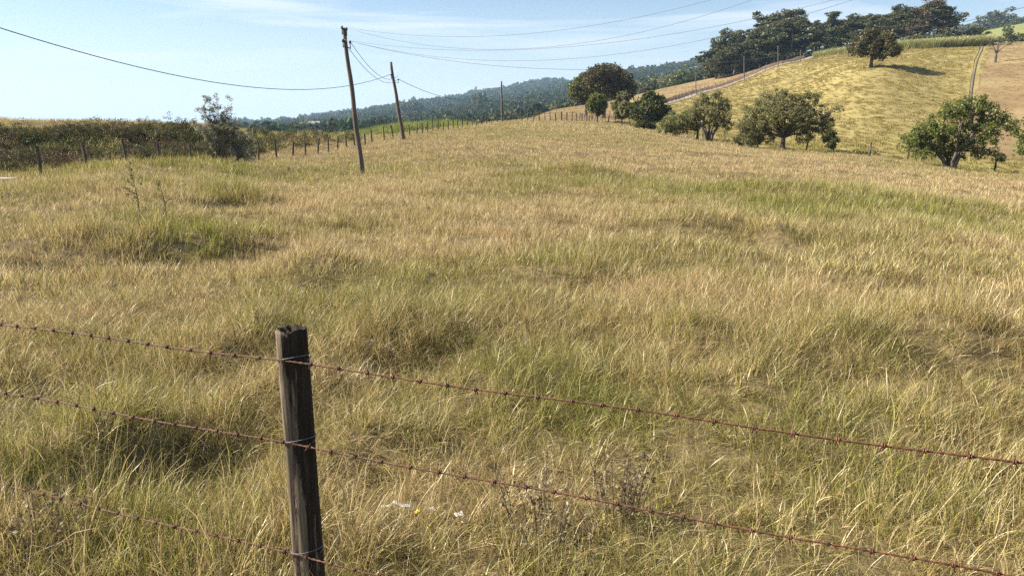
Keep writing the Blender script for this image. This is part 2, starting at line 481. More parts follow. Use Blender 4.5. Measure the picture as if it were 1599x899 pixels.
M_rust = rough_mat('rusty_wire', [(0.3, (.035, .014, .009)), (0.5, (.10, .036, .016)), (0.62, (.15, .058, .026)), (0.75, (.14, .10, .075))], scale=(34, 34, 34), rough=0.7, bump=0.2, dist=0.001)
M_cable = rough_mat('cable', [(0.3, (.03, .03, .032)), (0.7, (.06, .06, .065))], rough=0.6)
M_alu = rough_mat('bare_conductor', [(0.3, (.13, .13, .14)), (0.7, (.2, .2, .22))], rough=0.6)
M_insul = rough_mat('insulator_ceramic', [(0.3, (.03, .03, .04)), (0.7, (.08, .07, .07))], rough=0.3)
M_road = rough_mat('dirt_road', [(0.3, (.15, .12, .09)), (0.7, (.26, .215, .165))], scale=(.5, .5, .5), rough=0.95)
M_cut = rough_mat('red_earth', [(0.3, (.08, .048, .03)), (0.7, (.19, .125, .08))], scale=(.6, .6, .6), rough=0.95)
M_white = rough_mat('white_plastic', [(0.3, (.26, .25, .23)), (0.7, (.5, .49, .46))], rough=0.5)
M_yellow = rough_mat('yellow_leaf', [(0.3, (.6, .36, .03)), (0.7, (.75, .5, .06))], rough=0.6)
M_roof = rough_mat('pale_roof', [(0.3, (.30, .28, .27)), (0.7, (.42, .40, .38))], rough=0.7)
M_wall = rough_mat('house_wall', [(0.3, (.35, .32, .28)), (0.7, (.5, .46, .4))], rough=0.8)

STRAW = [(0.0, (.12, .075, .03)), (0.2, (.26, .18, .08)), (0.5, (.49, .365, .17)), (0.85, (.61, .475, .25)), (1.0, (.66, .56, .36))]
GREEN = [(0.0, (.055, .06, .014)), (0.3, (.12, .13, .026)), (0.7, (.28, .275, .055)), (1.0, (.48, .44, .12))]
M_grass = blade_mat('pasture_grass', STRAW, GREEN, trans=0.38, gloss=.035)
M_hill = blade_mat('hillside_grass', [(0.0, (.24, .18, .075)), (0.5, (.31, .24, .10)), (1.0, (.37, .29, .13))],
                   [(0.0, (.20, .18, .055)), (0.6, (.26, .235, .075)), (1.0, (.32, .28, .10))], trans=0.3, gloss=.008)

def ground_mat():
    m, N, L = newmat('pasture_ground')
    g = N.new('ShaderNodeNewGeometry')
    def noise(s, det=5, r=.6):
        n = N.new('ShaderNodeTexNoise'); n.inputs['Scale'].default_value = s; n.inputs['Detail'].default_value = det
        n.inputs['Roughness'].default_value = r
        L.new(g.outputs['Position'], n.inputs['Vector']); return n.outputs['Fac']
    r1 = ramp(N, [(0.3, (.06, .046, .026)), (0.55, (.15, .115, .06)), (0.75, (.26, .21, .11))])
    L.new(noise(6.0, 8, .7), r1.inputs['Fac'])
    # hillside under its grass
    r2 = ramp(N, [(0.3, (.17, .135, .055)), (0.5, (.24, .195, .078)), (0.7, (.31, .255, .11))])
    L.new(noise(0.35, 8, .65), r2.inputs['Fac'])
    # brown bare field
    r3 = ramp(N, [(0.3, (.14, .09, .05)), (0.5, (.21, .15, .078)), (0.7, (.28, .22, .115))])
    L.new(noise(0.09, 8, .7), r3.inputs['Fac'])
    # far land: woods floor and open fields
    r4 = ramp(N, [(0.46, (.035, .05, .022)), (0.53, (.06, .075, .03)), (0.57, (.17, .18, .07)), (0.64, (.26, .22, .12))])
    L.new(noise(0.0028, 3, .5), r4.inputs['Fac'])
    r5 = ramp(N, [(0.3, (.13, .145, .05)), (0.7, (.22, .225, .085))])
    L.new(noise(0.2, 8, .65), r5.inputs['Fac'])
    c = mixrgb(N, L, attr(N, 'hill'), r1.outputs['Color'], r2.outputs['Color'])
    c = mixrgb(N, L, attr(N, 'brown'), c, r3.outputs['Color'])
    c = mixrgb(N, L, attr(N, 'far'), c, r4.outputs['Color'])
    c = mixrgb(N, L, attr(N, 'crop'), c, r5.outputs['Color'])
    p = N.new('ShaderNodeBsdfPrincipled'); p.inputs['Roughness'].default_value = 0.95
    p.inputs['Specular IOR Level'].default_value = 0.1
    L.new(c, p.inputs['Base Color'])
    b = N.new('ShaderNodeBump'); b.inputs['Strength'].default_value = 0.6; b.inputs['Distance'].default_value = 0.25
    L.new(noise(1.6, 8, .7), b.inputs['Height']); L.new(b.outputs[0], p.inputs['Normal'])
    o = N.new('ShaderNodeOutputMaterial'); L.new(p.outputs[0], o.inputs['Surface'])
    return m
M_ground = ground_mat()

# ------------------------------------------------------------------ regions of the land
def line_side(px1, d1, px2, d2, x, y):
    a = place(px1, d1); b = place(px2, d2)
    return ((b.x - a.x) * (y - a.y) - (b.y - a.y) * (x - a.x)) / math.hypot(b.x - a.x, b.y - a.y)   # > 0 left of a->b
# road up the hill behind the trees: (px, distance)
ROAD = [(965, 158), (1000, 178), (1040, 203), (1080, 222), (1120, 237), (1162, 245), (1200, 251), (1235, 256), (1262, 268), (1275, 290)]
TRACK = [(1519, 100), (1517, 120), (1516, 145), (1520, 165), (1525, 190), (1533, 215), (1535, 240), (1533, 262)]
def poly_of(lst):
    return np.array([tuple(place(p, d))[:2] for p, d in lst])
ROADXY = poly_of(ROAD); TRACKXY = poly_of(TRACK)
def polydist(P, x, y):
    """unsigned distance and side of a polyline"""
    best = np.full(np.shape(x), 1e9); side = np.zeros(np.shape(x))
    for a, b in zip(P[:-1], P[1:]):
        ab = b - a; l2 = (ab ** 2).sum()
        t = np.clip(((x - a[0]) * ab[0] + (y - a[1]) * ab[1]) / l2, 0, 1)
        dx = x - a[0] - t * ab[0]; dy = y - a[1] - t * ab[1]
        dd = np.hypot(dx, dy)
        s = np.sign(ab[0] * (y - a[1]) - ab[1] * (x - a[0]))
        side = np.where(dd < best, s, side); best = np.minimum(best, dd)
    return best, side
# tree line fence that parts the pasture from the hillside
TREEFENCE = [(905, 150), (935, 128), (970, 118), (1010, 110), (1060, 96), (1110, 84), (1170, 77), (1222, 74), (1300, 70), (1390, 68), (1487, 68), (1599, 68), (1900, 70)]
TFXY = poly_of(TREEFENCE)
def regions(x, y):
    d = np.hypot(x, y); th = np.arctan2(x, y)
    tfd = np.interp(th, [math.atan2(a, b) for a, b in TFXY], np.hypot(TFXY[:, 0], TFXY[:, 1]))
    hill = sstep(-1.0, 1.5, d - tfd) * (th > theta_of(925))
    rd, rs = polydist(ROADXY, x, y)
    td, ts = polydist(TRACKXY, x, y)
    roadth = np.interp(d, [158, 203, 237, 256, 290], [theta_of(p) for p in (965, 1040, 1120, 1235, 1290)])
    brown_l = sstep(122, 135, d) * (th < roadth) * (th > theta_of(700)) * (1 - sstep(330, 420, d))
    brown_r = ((th > np.interp(d, [100, 145, 190, 262], [theta_of(p) for p in (1519, 1516, 1525, 1533)])) & (d > 84) & (d < 330)).astype(float)
    brown = np.maximum(brown_l, brown_r * sstep(82, 96, d))
    far = sstep(300, 420, d)
    crop = ((th > theta_of(1500)) & (d > 300) & (d < 760)).astype(float) * (1 - sstep(700, 760, d))
    crop2 = ((th > theta_of(1000)) & (th < theta_of(1110)) & (d > 330) & (d < 520)).astype(float) * .7
    return hill * (1 - brown), brown, far, np.maximum(crop, crop2)

# ------------------------------------------------------------------ terrain mesh
th = np.concatenate([np.linspace(-math.pi, -0.86, 60)[:-1], np.linspace(-0.86, 0.86, 760), np.linspace(0.86, math.pi, 60)[1:]])
dd = np.concatenate([np.geomspace(0.25, 40, 175), np.geomspace(40, 330, 150)[1:], np.geomspace(330, 4200, 110)[1:]])
TT, DD = np.meshgrid(th, dd)
X = DD * np.sin(TT); Y = DD * np.cos(TT)
Z = H(X.ravel(), Y.ravel()).reshape(X.shape)
nr, nc = X.shape
idx = np.arange(nr * nc).reshape(nr, nc)
q = np.stack([idx[:-1, :-1], idx[:-1, 1:], idx[1:, 1:], idx[1:, :-1]], -1).reshape(-1, 4)[:, ::-1]
hi, br, fa, cp_ = regions(X.ravel(), Y.ravel())
V = np.stack([X.ravel(), Y.ravel(), Z.ravel()], -1)
V = np.vstack([V, [[0, 0, 0.0]]])
cfan = np.stack([np.full(nc - 1, nr * nc), idx[0, 1:], idx[0, :-1]], -1)
ext = lambda a: np.append(a, 0)
me = mesh_np('ground', V, [q, cfan], M_ground, dict(hill=ext(hi), brown=ext(br), far=ext(fa), crop=ext(cp_)), smooth=True)
tag(link('ground', me), 'grassy pasture rolling up to a hillside and wooded hills', 'ground', kind='structure')

def strip(name, P, w, mat, lift, sub=14, label=None, off=0.0, step=0.0):
    P = np.array(P, float)
    s = np.linspace(0, len(P) - 1, (len(P) - 1) * sub + 1)
    cx = np.interp(s, range(len(P)), P[:, 0]); cy = np.interp(s, range(len(P)), P[:, 1])
    tx = np.gradient(cx); ty = np.gradient(cy); l = np.hypot(tx, ty)
    nx, ny = -ty / l, tx / l
    rows = []
    ws = np.linspace(-w / 2, w / 2, 5)
    for k, o in enumerate(ws):
        jj = 0.12 * w * vnoise(cx, cy, 6, k * 3.1) if k in (0, 4) else 0
        px_, py_ = cx + nx * (o + off + jj), cy + ny * (o + off + jj)
        rows.append(np.stack([px_, py_, H(px_, py_) + (lift if 0 < k < 4 else lift * 0.3) + (step if k in (2, 3) else 0)], -1))
    V = np.stack(rows, 1).reshape(-1, 3)
    n = len(s); i = np.arange(n * 5).reshape(n, 5)
    q = np.stack([i[:-1, :-1], i[1:, :-1], i[1:, 1:], i[:-1, 1:]], -1).reshape(-1, 4)
    o = link(name, mesh_np(name, V, q, mat, smooth=True))
    tag(o, label, None, kind='structure')
    return o
strip('road', ROADXY, 3.4, M_road, 0.35, label='pale dirt road climbing beside the hillside')
strip('earth_bank', ROADXY[1:], 2.2, M_cut, 0.2, label='low red earth cut along the road', off=3.6, step=0.9)
strip('path', TRACKXY, 0.3, M_bark, 0.12, label='worn track along the field boundary')

# ------------------------------------------------------------------ instanced grass
def in_unlinked(name, meshes):
    c = bpy.data.collections.new(name)
    for k, m in enumerate(meshes):
        o = bpy.data.objects.new('%s_%02d' % (name, k), m)
        c.objects.link(o)
    return c
def scatter(name, P, rot, scl, tint, idx, coll, label, cat, kind='stuff', scl3=None):
    me = bpy.data.meshes.new(name)
    n = len(P)
    me.vertices.add(n); me.vertices.foreach_set('co', np.asarray(P, np.float32).ravel())
    a = me.attributes.new('rot', 'FLOAT_VECTOR', 'POINT'); a.data.foreach_set('vector', np.asarray(rot, np.float32).ravel())
    a = me.attributes.new('scl', 'FLOAT_VECTOR', 'POINT')
    s3 = np.repeat(np.asarray(scl, np.float32)[:, None], 3, 1) if np.ndim(scl) == 1 else np.asarray(scl, np.float32)
    a.data.foreach_set('vector', s3.ravel())
    a = me.attributes.new('tint', 'FLOAT', 'POINT'); a.data.foreach_set('value', np.asarray(tint, np.float32))
    a = me.attributes.new('idx', 'INT', 'POINT'); a.data.foreach_set('value', np.asarray(idx, np.int32))
    o = link(name, me)
    ng = bpy.data.node_groups.new(name + '_scatter', 'GeometryNodeTree')
    ng.interface.new_socket('Geometry', in_out='INPUT', socket_type='NodeSocketGeometry')
    ng.interface.new_socket('Geometry', in_out='OUTPUT', socket_type='NodeSocketGeometry')
    N, L = ng.nodes, ng.links
    gi = N.new('NodeGroupInput'); go = N.new('NodeGroupOutput')
    iop = N.new('GeometryNodeInstanceOnPoints'); ci = N.new('GeometryNodeCollectionInfo')
    ci.inputs['Collection'].default_value = coll
    ci.inputs['Separate Children'].default_value = True
    ci.inputs['Reset Children'].default_value = True
    iop.inputs['Pick Instance'].default_value = True
    def na(nm, t):
        x = N.new('GeometryNodeInputNamedAttribute'); x.data_type = t; x.inputs['Name'].default_value = nm
        return next(s for s in x.outputs if s.enabled and s.name == 'Attribute')
    L.new(gi.outputs[0], iop.inputs['Points']); L.new(ci.outputs[0], iop.inputs['Instance'])
    L.new(na('idx', 'INT'), iop.inputs['Instance Index'])
    L.new(na('rot', 'FLOAT_VECTOR'), iop.inputs['Rotation'])
    L.new(na('scl', 'FLOAT_VECTOR'), iop.inputs['Scale'])
    L.new(iop.outputs[0], go.inputs[0])
    md = o.modifiers.new('scatter', 'NODES'); md.node_group = ng
    tag(o, label, cat, kind=kind)
    return o

def tuft(name, nb, rad, hmin, hmax, w, seg, mat, bend=0.6, stalks=0.15, g=None, lean=0.0):
    """one tussock: nb curved tapering blades"""
    g = g or rng
    V = []; Fq = []; Ft = []; rn = []; n = 0
    for b in range(nb):
        rr = rad * math.sqrt(g.random()); a0 = g.random() * 6.283
        x0, y0 = rr * math.cos(a0), rr * math.sin(a0)
        a = a0 + g.normal(0, 1.0)
        L_ = hmin + (hmax - hmin) * g.random() ** 0.8
        bd = bend * (0.25 + 1.1 * g.random())
        stalk = g.random() < stalks
        if stalk: L_ *= 1.25; bd *= 0.5
        ww = w * (0.6 + 0.8 * g.random()) * (0.55 if stalk else 1)
        tilt = (0.1 + 0.5 * g.random()) * (0.4 + rr / max(rad, 1e-6)) * 0.7 + lean * g.random()
        fa_ = g.random() * 3.14
        px_, py_ = math.cos(fa_) , math.sin(fa_)
        x, y, z = x0, y0, -0.03
        ang = tilt; r = g.random()
        k0 = n
        for s in range(seg + 1):
            t = s / seg
            wid = ww * (1 - t ** 1.6) * (0.75 + 0.5 * min(1, t * 3)) if not stalk else ww * (1 + (0.8 if t > 0.7 else 0)) * (1 if t < 1 else 0.2)
            if s == seg and not stalk:
                V.append((x, y, z)); rn.append(r); n += 1
            else:
                V.append((x - px_ * wid / 2, y - py_ * wid / 2, z)); V.append((x + px_ * wid / 2, y + py_ * wid / 2, z))
                rn += [r, r]; n += 2
            st = L_ / seg
            x += math.cos(a) * math.sin(ang) * st; y += math.sin(a) * math.sin(ang) * st; z += math.cos(ang) * st
            ang += bd * 2.0 / seg * (0.6 + t)
        for s in range(seg):
            i = k0 + 2 * s
            if s == seg - 1 and not stalk: Ft.append((i, i + 1, i + 2))
            else: Fq.append((i, i + 1, i + 3, i + 2))
    return mesh_np(name, V, [np.array(Fq).reshape(-1, 4), np.array(Ft).reshape(-1, 3)], mat, dict(rnd=rn), smooth=True)

# where the pasture is greener (+) or drier (-): (px, py, half width, half depth, amount)
TINTS = []
for px, py, rx, ry, a in [
    (300, 352, 210, 20, .45), (150, 312, 170, 18, .4), (380, 290, 90, 18, .45), (280, 265, 190, 10, .35), (90, 440, 90, 40, .2),
    (250, 378, 180, 14, .6), (355, 315, 70, 9, .5), (230, 335, 110, 8, -.15), (60, 335, 90, 6, -.45), (620, 440, 170, 25, .4), (850, 440, 90, 25, .35), (500, 250, 120, 10, .3),
    (700, 350, 220, 34, -.35), (620, 290, 80, 18, -.25), (900, 388, 300, 30, -.3), (880, 285, 110, 12, .5), (700, 255, 130, 12, .3), (820, 245, 200, 10, .25),
    (1060, 362, 130, 12, .5), (1250, 325, 220, 22, .36), (1450, 335, 150, 14, .32), (1130, 300, 140, 10, .3), (1240, 385, 80, 12, .35),
    (1300, 290, 320, 12, -.45), (1000, 235, 200, 14, -.3), (1050, 320, 90, 14, -.3), (1500, 365, 160, 16, -.2), (1330, 275, 350, 10, -.3),
    (300, 470, 200, 50, .1), (130, 540, 160, 50, .35), (450, 520, 120, 40, .4), (640, 510, 90, 30, .25), (880, 520, 180, 30, -.35), (1200, 500, 260, 50, -.4),
    (1400, 440, 170, 40, -.3), (1440, 500, 100, 30, .35), (1490, 590, 110, 35, .35), (1330, 560, 80, 25, .2), (700, 640, 220, 50, .3), (1200, 640, 200, 60, .1),
    (120, 700, 190, 70, .25), (300, 760, 150, 60, .25), (620, 700, 60, 40, .1), (830, 800, 140, 60, -.25), (1300, 760, 250, 70, .2), (80, 840, 120, 50, -.1),
    (950, 650, 200, 40, .2), (560, 830, 120, 60, -.25), (1050, 580, 160, 40, -.2)]:
    cx, cy, d = ground_hit(px, py)
    x1, y1, d1 = ground_hit(px, py - ry); x2, y2, d2 = ground_hit(px, py + ry)
    xr, yr, _ = ground_hit(px + rx, py)
    TINTS.append((cx, cy, max(.2, math.hypot(xr - cx, yr - cy)), max(0.2, abs(d1 - d2) / 2), math.atan2(cx, cy), a))
# tall tussocks
def tint_of(x, y):
    t = 0.31 + .13 * (1 - sstep(3, 9, np.hypot(x, y))) + 0.48 * fbm(x, y, 1.7, 3, 21.0) + 0.20 * vnoise(x, y, 9, 31.0)
    for cx, cy, ra, rr, th_, a in TINTS:
        t = t + .62 * a * blob(x, y, cx, cy, ra, rr, th_)
    return t

def sector(d0, d1, dens, thmax=0.86, thmin=None, g=None):
    g = g or rng
    thmin = -thmax if thmin is None else thmin
    n = int((thmax - thmin) / 2 * (d1 ** 2 - d0 ** 2) * dens)
    d = np.sqrt(g.random(n) * (d1 ** 2 - d0 ** 2) + d0 ** 2)
    t = thmin + g.random(n) * (thmax - thmin)
    return d * np.sin(t), d * np.cos(t), d, t
def grass_layer(name, x, y, coll, nvar, base_scale, label, leanx=0.25, hmul=1.0):
    n = len(x)
    z = H(x, y)
    g = rng
    ti = tint_of(x, y)
    hs = base_scale * (0.72 + 0.5 * g.random(n)) * (1 + 0.5 * fbm(x, y, 1.2, 2, 44.0)) * (1 + .25 * vnoise(x, y, .45, 4.0)) * (1 + 0.25 * np.clip(ti - .5, -1, 1)) * hmul
    for cx, cy, ra, rr, th_, h in MOUNDS:
        if h > 0: hs = hs * (1 + 1.7 * h * blob(x, y, cx, cy, ra, rr * 1.1, th_))
        else: hs = hs * (1 + max(-.7, 2.4 * h) * blob(x, y, cx, cy, ra, rr, th_))
    # tilt must act in world axes: euler XYZ applies Z last, so turn first then lean
    fl = np.abs((y - 2.86) + .378 * (x + .887)); hs = hs * (1 + 1.2 * (x < -1.05) * (x > -3.4) * np.exp(-(fl / .4) ** 2))
    rz = g.random(n) * 6.283
    lx = g.normal(leanx, .17, n); ly = g.normal(0, .14, n)
    rot = np.stack([lx * np.sin(rz) * 1.0 - ly * np.cos(rz), lx * np.cos(rz) + ly * np.sin(rz), rz], -1)
    sc3 = np.stack([base_scale * (0.85 + .3 * g.random(n))] * 2 + [hs], -1)
    return scatter(name, np.stack([x, y, z], -1), rot, sc3, ti, g.integers(0, nvar, n), coll, label, 'grass')

TA = in_unlinked('near_tuft', [tuft('near_tuft', 56, .13, .07, .30, .0031, 4, M_grass, bend=1.0, stalks=.08) for _ in range(8)]
                 + [tuft('near_tuft', 22, .07, .10, .34, .0060, 5, M_grass, bend=1.0, stalks=.0) for _ in range(3)]
                 + [tuft('near_tuft', 46, .20, .14, .46, .0024, 5, M_grass, bend=1.9, stalks=.03, lean=.9) for _ in range(5)])
TB = in_unlinked('mid_tuft', [tuft('mid_tuft', 58, .20, .07, .25, .0056, 3, M_grass, bend=.8, stalks=.18) for _ in range(9)])
TC = in_unlinked('field_tuft', [tuft('field_tuft', 56, .36, .07, .22, .011, 2, M_grass, bend=.55, stalks=.2) for _ in range(9)])
TD = in_unlinked('far_tuft', [tuft('far_tuft', 40, .62, .08, .24, .026, 2, M_grass, bend=.55, stalks=.15) for _ in range(8)])
TH_ = in_unlinked('hill_tuft', [tuft('hill_tuft', 44, .42, .08, .26, .045, 2, M_hill, bend=.8, stalks=.0) for _ in range(8)])

def clear_of_bank(x, y, d, t):
    # the scrub bank at the left carries its own cover
    lim = np.interp(t, [theta_of(p) for p in (-400, 0, 200, 320, 400, 500, 560)], [38, 38, 40, 43, 54, 60, 400])
    return (d < lim) | (t > theta_of(560))
x, y, d, t = sector(0.9, 11.0, 100)
k = rng.random(len(d)) < 1 - sstep(8, 11, d)
grass_layer('grass', x[k], y[k], TA, 16, 1.0, 'tangled dry and green grass round the near fence post', leanx=.2)
x, y, d, t = sector(8.0, 30.0, 26)
k = rng.random(len(d)) < sstep(7, 11, d) * (1 - sstep(24, 30, d))
grass_layer('grass', x[k], y[k], TB, 9, 1.05, 'straw and green pasture grass in the middle of the field', leanx=.12)
x, y, d, t = sector(24.0, 85.0, 6.5)
regs = regions(x, y)
k = (rng.random(len(d)) < sstep(23, 30, d) * (1 - sstep(70, 85, d))) & clear_of_bank(x, y, d, t) & (regs[0] < .5)
grass_layer('grass', x[k], y[k], TC, 9, 1.0, 'dry pasture grass at the far side of the field', leanx=.12)
x, y, d, t = sector(68.0, 170.0, 2.0, thmin=theta_of(540))
regs = regions(x, y)
k = (rng.random(len(d)) < sstep(68, 85, d)) & (regs[0] < .5) & (regs[1] < .5)
grass_layer('grass', x[k], y[k], TD, 8, 1.0, 'short straw grass towards the crest of the pasture', leanx=.1)
# hillside
x, y, d, t = sector(66.0, 300.0, 1.5, thmin=theta_of(700))
regs = regions(x, y)
rd, _ = polydist(ROADXY, x, y); td, _ = polydist(TRACKXY, x, y)
dens = np.where(regs[0] > .5, 1.0, np.where(regs[1] > .5, 0.45, 0)) * (0.55 + 0.45 * sstep(-.35, .3, fbm(x, y, 2.6, 2, 3.0)))
k = (rng.random(len(d)) < dens) & (rd > 3.0) & (td > 0.9)
x, y = x[k], y[k]
n = len(x)
ti = 0.5 + 0.35 * fbm(x, y, 7, 3, 71.0) + 0.5 * (1 - sstep(70, 105, d[k])) - 0.55 * regs[1][k]
hsz = (0.7 + 0.6 * rng.random(n) + .7 * (rng.random(n) < .12) * rng.random(n)) * (1 - .35 * regs[1][k])
rz = rng.random(n) * 6.283
scatter('grass', np.stack([x, y, H(x, y)], -1), np.stack([.15 * np.sin(rz), .15 * np.cos(rz), rz], -1), hsz, ti, rng.integers(0, 8, n), TH_,
        'golden tussocky grass covering the hillside', 'grass')

# ------------------------------------------------------------------ trees and shrubs
def leaves(centers, radii, per, size, flat=0.8, g=None, elong=1.8, droop=0.0):
    """leaf-sized faces round many small clump centres"""
    g = g or rng
    n = len(centers) * per
    c = np.repeat(np.asarray(centers, float), per, 0); r = np.repeat(np.asarray(radii, float), per)
    p = g.normal(0, 1, (n, 3)); p /= np.linalg.norm(p, axis=1)[:, None]
    p *= (g.random(n) ** 0.45)[:, None] * r[:, None]
    p[:, 2] *= flat
    p = p + c
    u = g.normal(0, 1, (n, 3)); u[:, 2] -= droop; u /= np.linalg.norm(u, axis=1)[:, None]
    w = g.normal(0, 1, (n, 3)); w = np.cross(u, w); w /= np.linalg.norm(w, axis=1)[:, None]
    sz = size * (0.6 + 0.8 * g.random(n))[:, None]
    a = u * sz * elong / 2; b = w * sz / 2
    V = np.stack([p - a, p + b * 1.0, p + a, p - b * 1.0], 1).reshape(-1, 3)
    F = np.arange(n * 4).reshape(n, 4)
    cr_ = np.repeat(g.random(len(centers)), per)
    rnd = np.clip(0.55 * g.random(n) + 0.45 * cr_, 0, 1)
    return V, F, np.repeat(rnd, 4)
def make_tree(name, base, rz, lobes, s, leafmat, trunkmat, label, cat='tree', group=None, trunk=0.16, stems=1, stemspread=0.25, leaf=0.16, per=34,
              density=1.0, clump=0.5, fork=0.28, seed=1, limbs=True, crown_name='crown', bare=False, flat=0.8, shell=0.55, droop=0.0, elong=1.8):
    g = np.random.default_rng(seed); rs = random.Random(seed)
    root = empty(name, base, label, cat, group, rz)
    L3 = []
    for lb in lobes:
        dx, dy, r = lb[:3]; rzz = lb[3] if len(lb) > 3 else r * 0.8
        L3.append((dx * s, g.normal(0, .55) * r * s, dy * s, r * s, rzz * s))
    cs = []; rr = []
    for (x, y, z, r, rv) in L3:
        k = max(5, int(density * 9 * (r / clump) ** 2 * (rv / r)))
        p = g.normal(0, 1, (k, 3)); p /= np.linalg.norm(p, axis=1)[:, None]
        p *= (shell + (1 - shell) * g.random(k) ** 0.5)[:, None] * np.array([r, r, rv])
        p += np.array([x, y, z])
        p = p[p[:, 2] > 0.12]
        cs.append(p); rr.append(clump * (0.55 + 0.75 * g.random(len(p))))
    cs = np.concatenate(cs); rr = np.concatenate(rr)
    # wood: stems forking to the lobes, twigs to the clumps
    mb = MB()
    zs = [l[2] for l in L3]
    zf = fork * max(zs)
    st = []
    for k in range(stems):
        a = 2 * math.pi * k / stems + rs.random() * 0.8
        off = (0 if stems == 1 else stemspread)
        x1, y1 = math.cos(a) * off * (1.2 + rs.random()), math.sin(a) * off * (1.2 + rs.random())
        t = trunk * (1 if stems == 1 else (0.55 + 0.4 * rs.random()))
        pts = [(x1 * .3, y1 * .3, -0.35), (x1 * .45, y1 * .45, 0.1 * zf), (x1 * .8 + rs.uniform(-.1, .1) * zf * .4, y1 * .8, zf * .55), (x1 * 1.6, y1 * 1.6, zf)]
        mb.tube(pts, [t * 1.35, t * 1.08, t * .9, t * .78], 9, jit=.12)
        st.append((Vector(pts[-1]), t * .76))
    for i, (x, y, z, r, rv) in enumerate(L3):
        p0, t0 = min(st, key=lambda q: (q[0] - Vector((x, y, z))).length + rs.random() * 0.4)
        p1 = Vector((x, y, z + rv * .25))
        mid = p0.lerp(p1, .5) + Vector((rs.uniform(-.12, .12), rs.uniform(-.12, .12), rs.uniform(-.02, .16))) * (p1 - p0).length
        q1 = p0.lerp(mid, .5) + Vector((0, 0, .04)) * (p1 - p0).length
        tr = t0 * (0.35 + 0.4 * min(1, r / (max(l[3] for l in L3))))
        mb.tube([p0, q1, mid, mid.lerp(p1, .5) + Vector((rs.uniform(-.1, .1) * r, 0, 0)), p1], [tr, tr * .85, tr * .6, tr * .38, tr * .16], 7, jit=.15)
        if limbs:
            own = [c for c in cs if (c[0] - x) ** 2 + (c[1] - y) ** 2 + (c[2] - z) ** 2 < (r * 1.3) ** 2]
            rs.shuffle(own)
            for c in own[:(10 if not bare else 26)]:
                f = rs.uniform(.35, .95)
                a = mid.lerp(p1, f); c = Vector(c)
                m2 = a.lerp(c, .5) + Vector((rs.uniform(-.1, .1), rs.uniform(-.1, .1), rs.uniform(-.02, .15))) * (c - a).length
                e = a + (c - a) * 1.05
                mb.tube([a, m2, e], [tr * .3, tr * .2, max(tr * .06, .004)], 5)
    mb.build('trunk', trunkmat, root, smooth=True)
    if not bare:
        V, F, rnd = leaves(cs, rr, per, leaf, g=g, flat=flat, droop=droop, elong=elong)
        link(crown_name, mesh_np(crown_name, V, F, leafmat, dict(rnd=rnd)), root)
    return root

M_lf_dark = leaf_mat('leaf_dark_green', [(0, (.03, .038, .012)), (.5, (.08, .092, .028)), (1, (.19, .195, .065))])
M_lf_mid = leaf_mat('leaf_grey_green', [(0, (.07, .072, .025)), (.5, (.18, .178, .07)), (1, (.30, .28, .13))], trans=.4, gloss=.02)
M_lf_fresh = leaf_mat('leaf_fresh_green', [(0, (.05, .062, .015)), (.5, (.14, .16, .037)), (1, (.25, .26, .075))], trans=.4, gloss=.02)
M_lf_red = leaf_mat('leaf_bronze', [(0, (.03, .03, .012)), (.5, (.078, .064, .027)), (1, (.16, .13, .055))])
M_lf_shrub = leaf_mat('leaf_silver', [(0, (.10, .10, .065)), (.5, (.27, .27, .18)), (1, (.50, .49, .37))], trans=.45)
M_gumleaf = leaf_mat('gum_leaf', [(0, (.03, .038, .018)), (.5, (.085, .092, .042)), (1, (.18, .175, .085))])
M_gumred = leaf_mat('gum_leaf_brownish', [(0, (.045, .038, .022)), (.5, (.12, .095, .055)), (1, (.21, .17, .10))])
M_scrub = leaf_mat('scrub_leaf', [(0, (.022, .026, .011)), (.4, (.055, .06, .021)), (.75, (.11, .11, .036)), (1, (.17, .155, .06))], gloss=.02)
M_scrubdry = leaf_mat('scrub_dry', [(0, (.045, .028, .02)), (.5, (.11, .07, .045)), (1, (.20, .135, .085))], gloss=.02)
M_crop = blade_mat('crop_leaf', [(0, (.16, .17, .04)), (1, (.30, .28, .09))], [(0, (.11, .15, .025)), (.6, (.22, .25, .04)), (1, (.34, .34, .08))], trans=.4, gloss=.02)
M_cane = blade_mat('cane_leaf', [(0, (.30, .27, .13)), (1, (.50, .45, .24))], [(0, (.17, .21, .06)), (.6, (.34, .38, .13)), (1, (.48, .50, .22))], trans=.35)
M_forest = blade_mat('forest_leaf', [(0, (.04, .042, .018)), (.5, (.085, .08, .036)), (1, (.14, .125, .06))], [(0, (.02, .034, .014)), (.5, (.04, .062, .022)), (1, (.08, .105, .04))], trans=.2, gloss=.0, spread=.3)

def tree_px(px, d, **kw):
    b = place(px, d); s = mpp(px, d) 
    rz = -math.atan2(b.x, b.y)
    return b, rz, s
def T(name, px, d, lobes, mat, tm, label, **kw):
    b, rz, s = tree_px(px, d)
    return make_tree(name, b, rz, lobes, s, mat, tm, label, **kw)

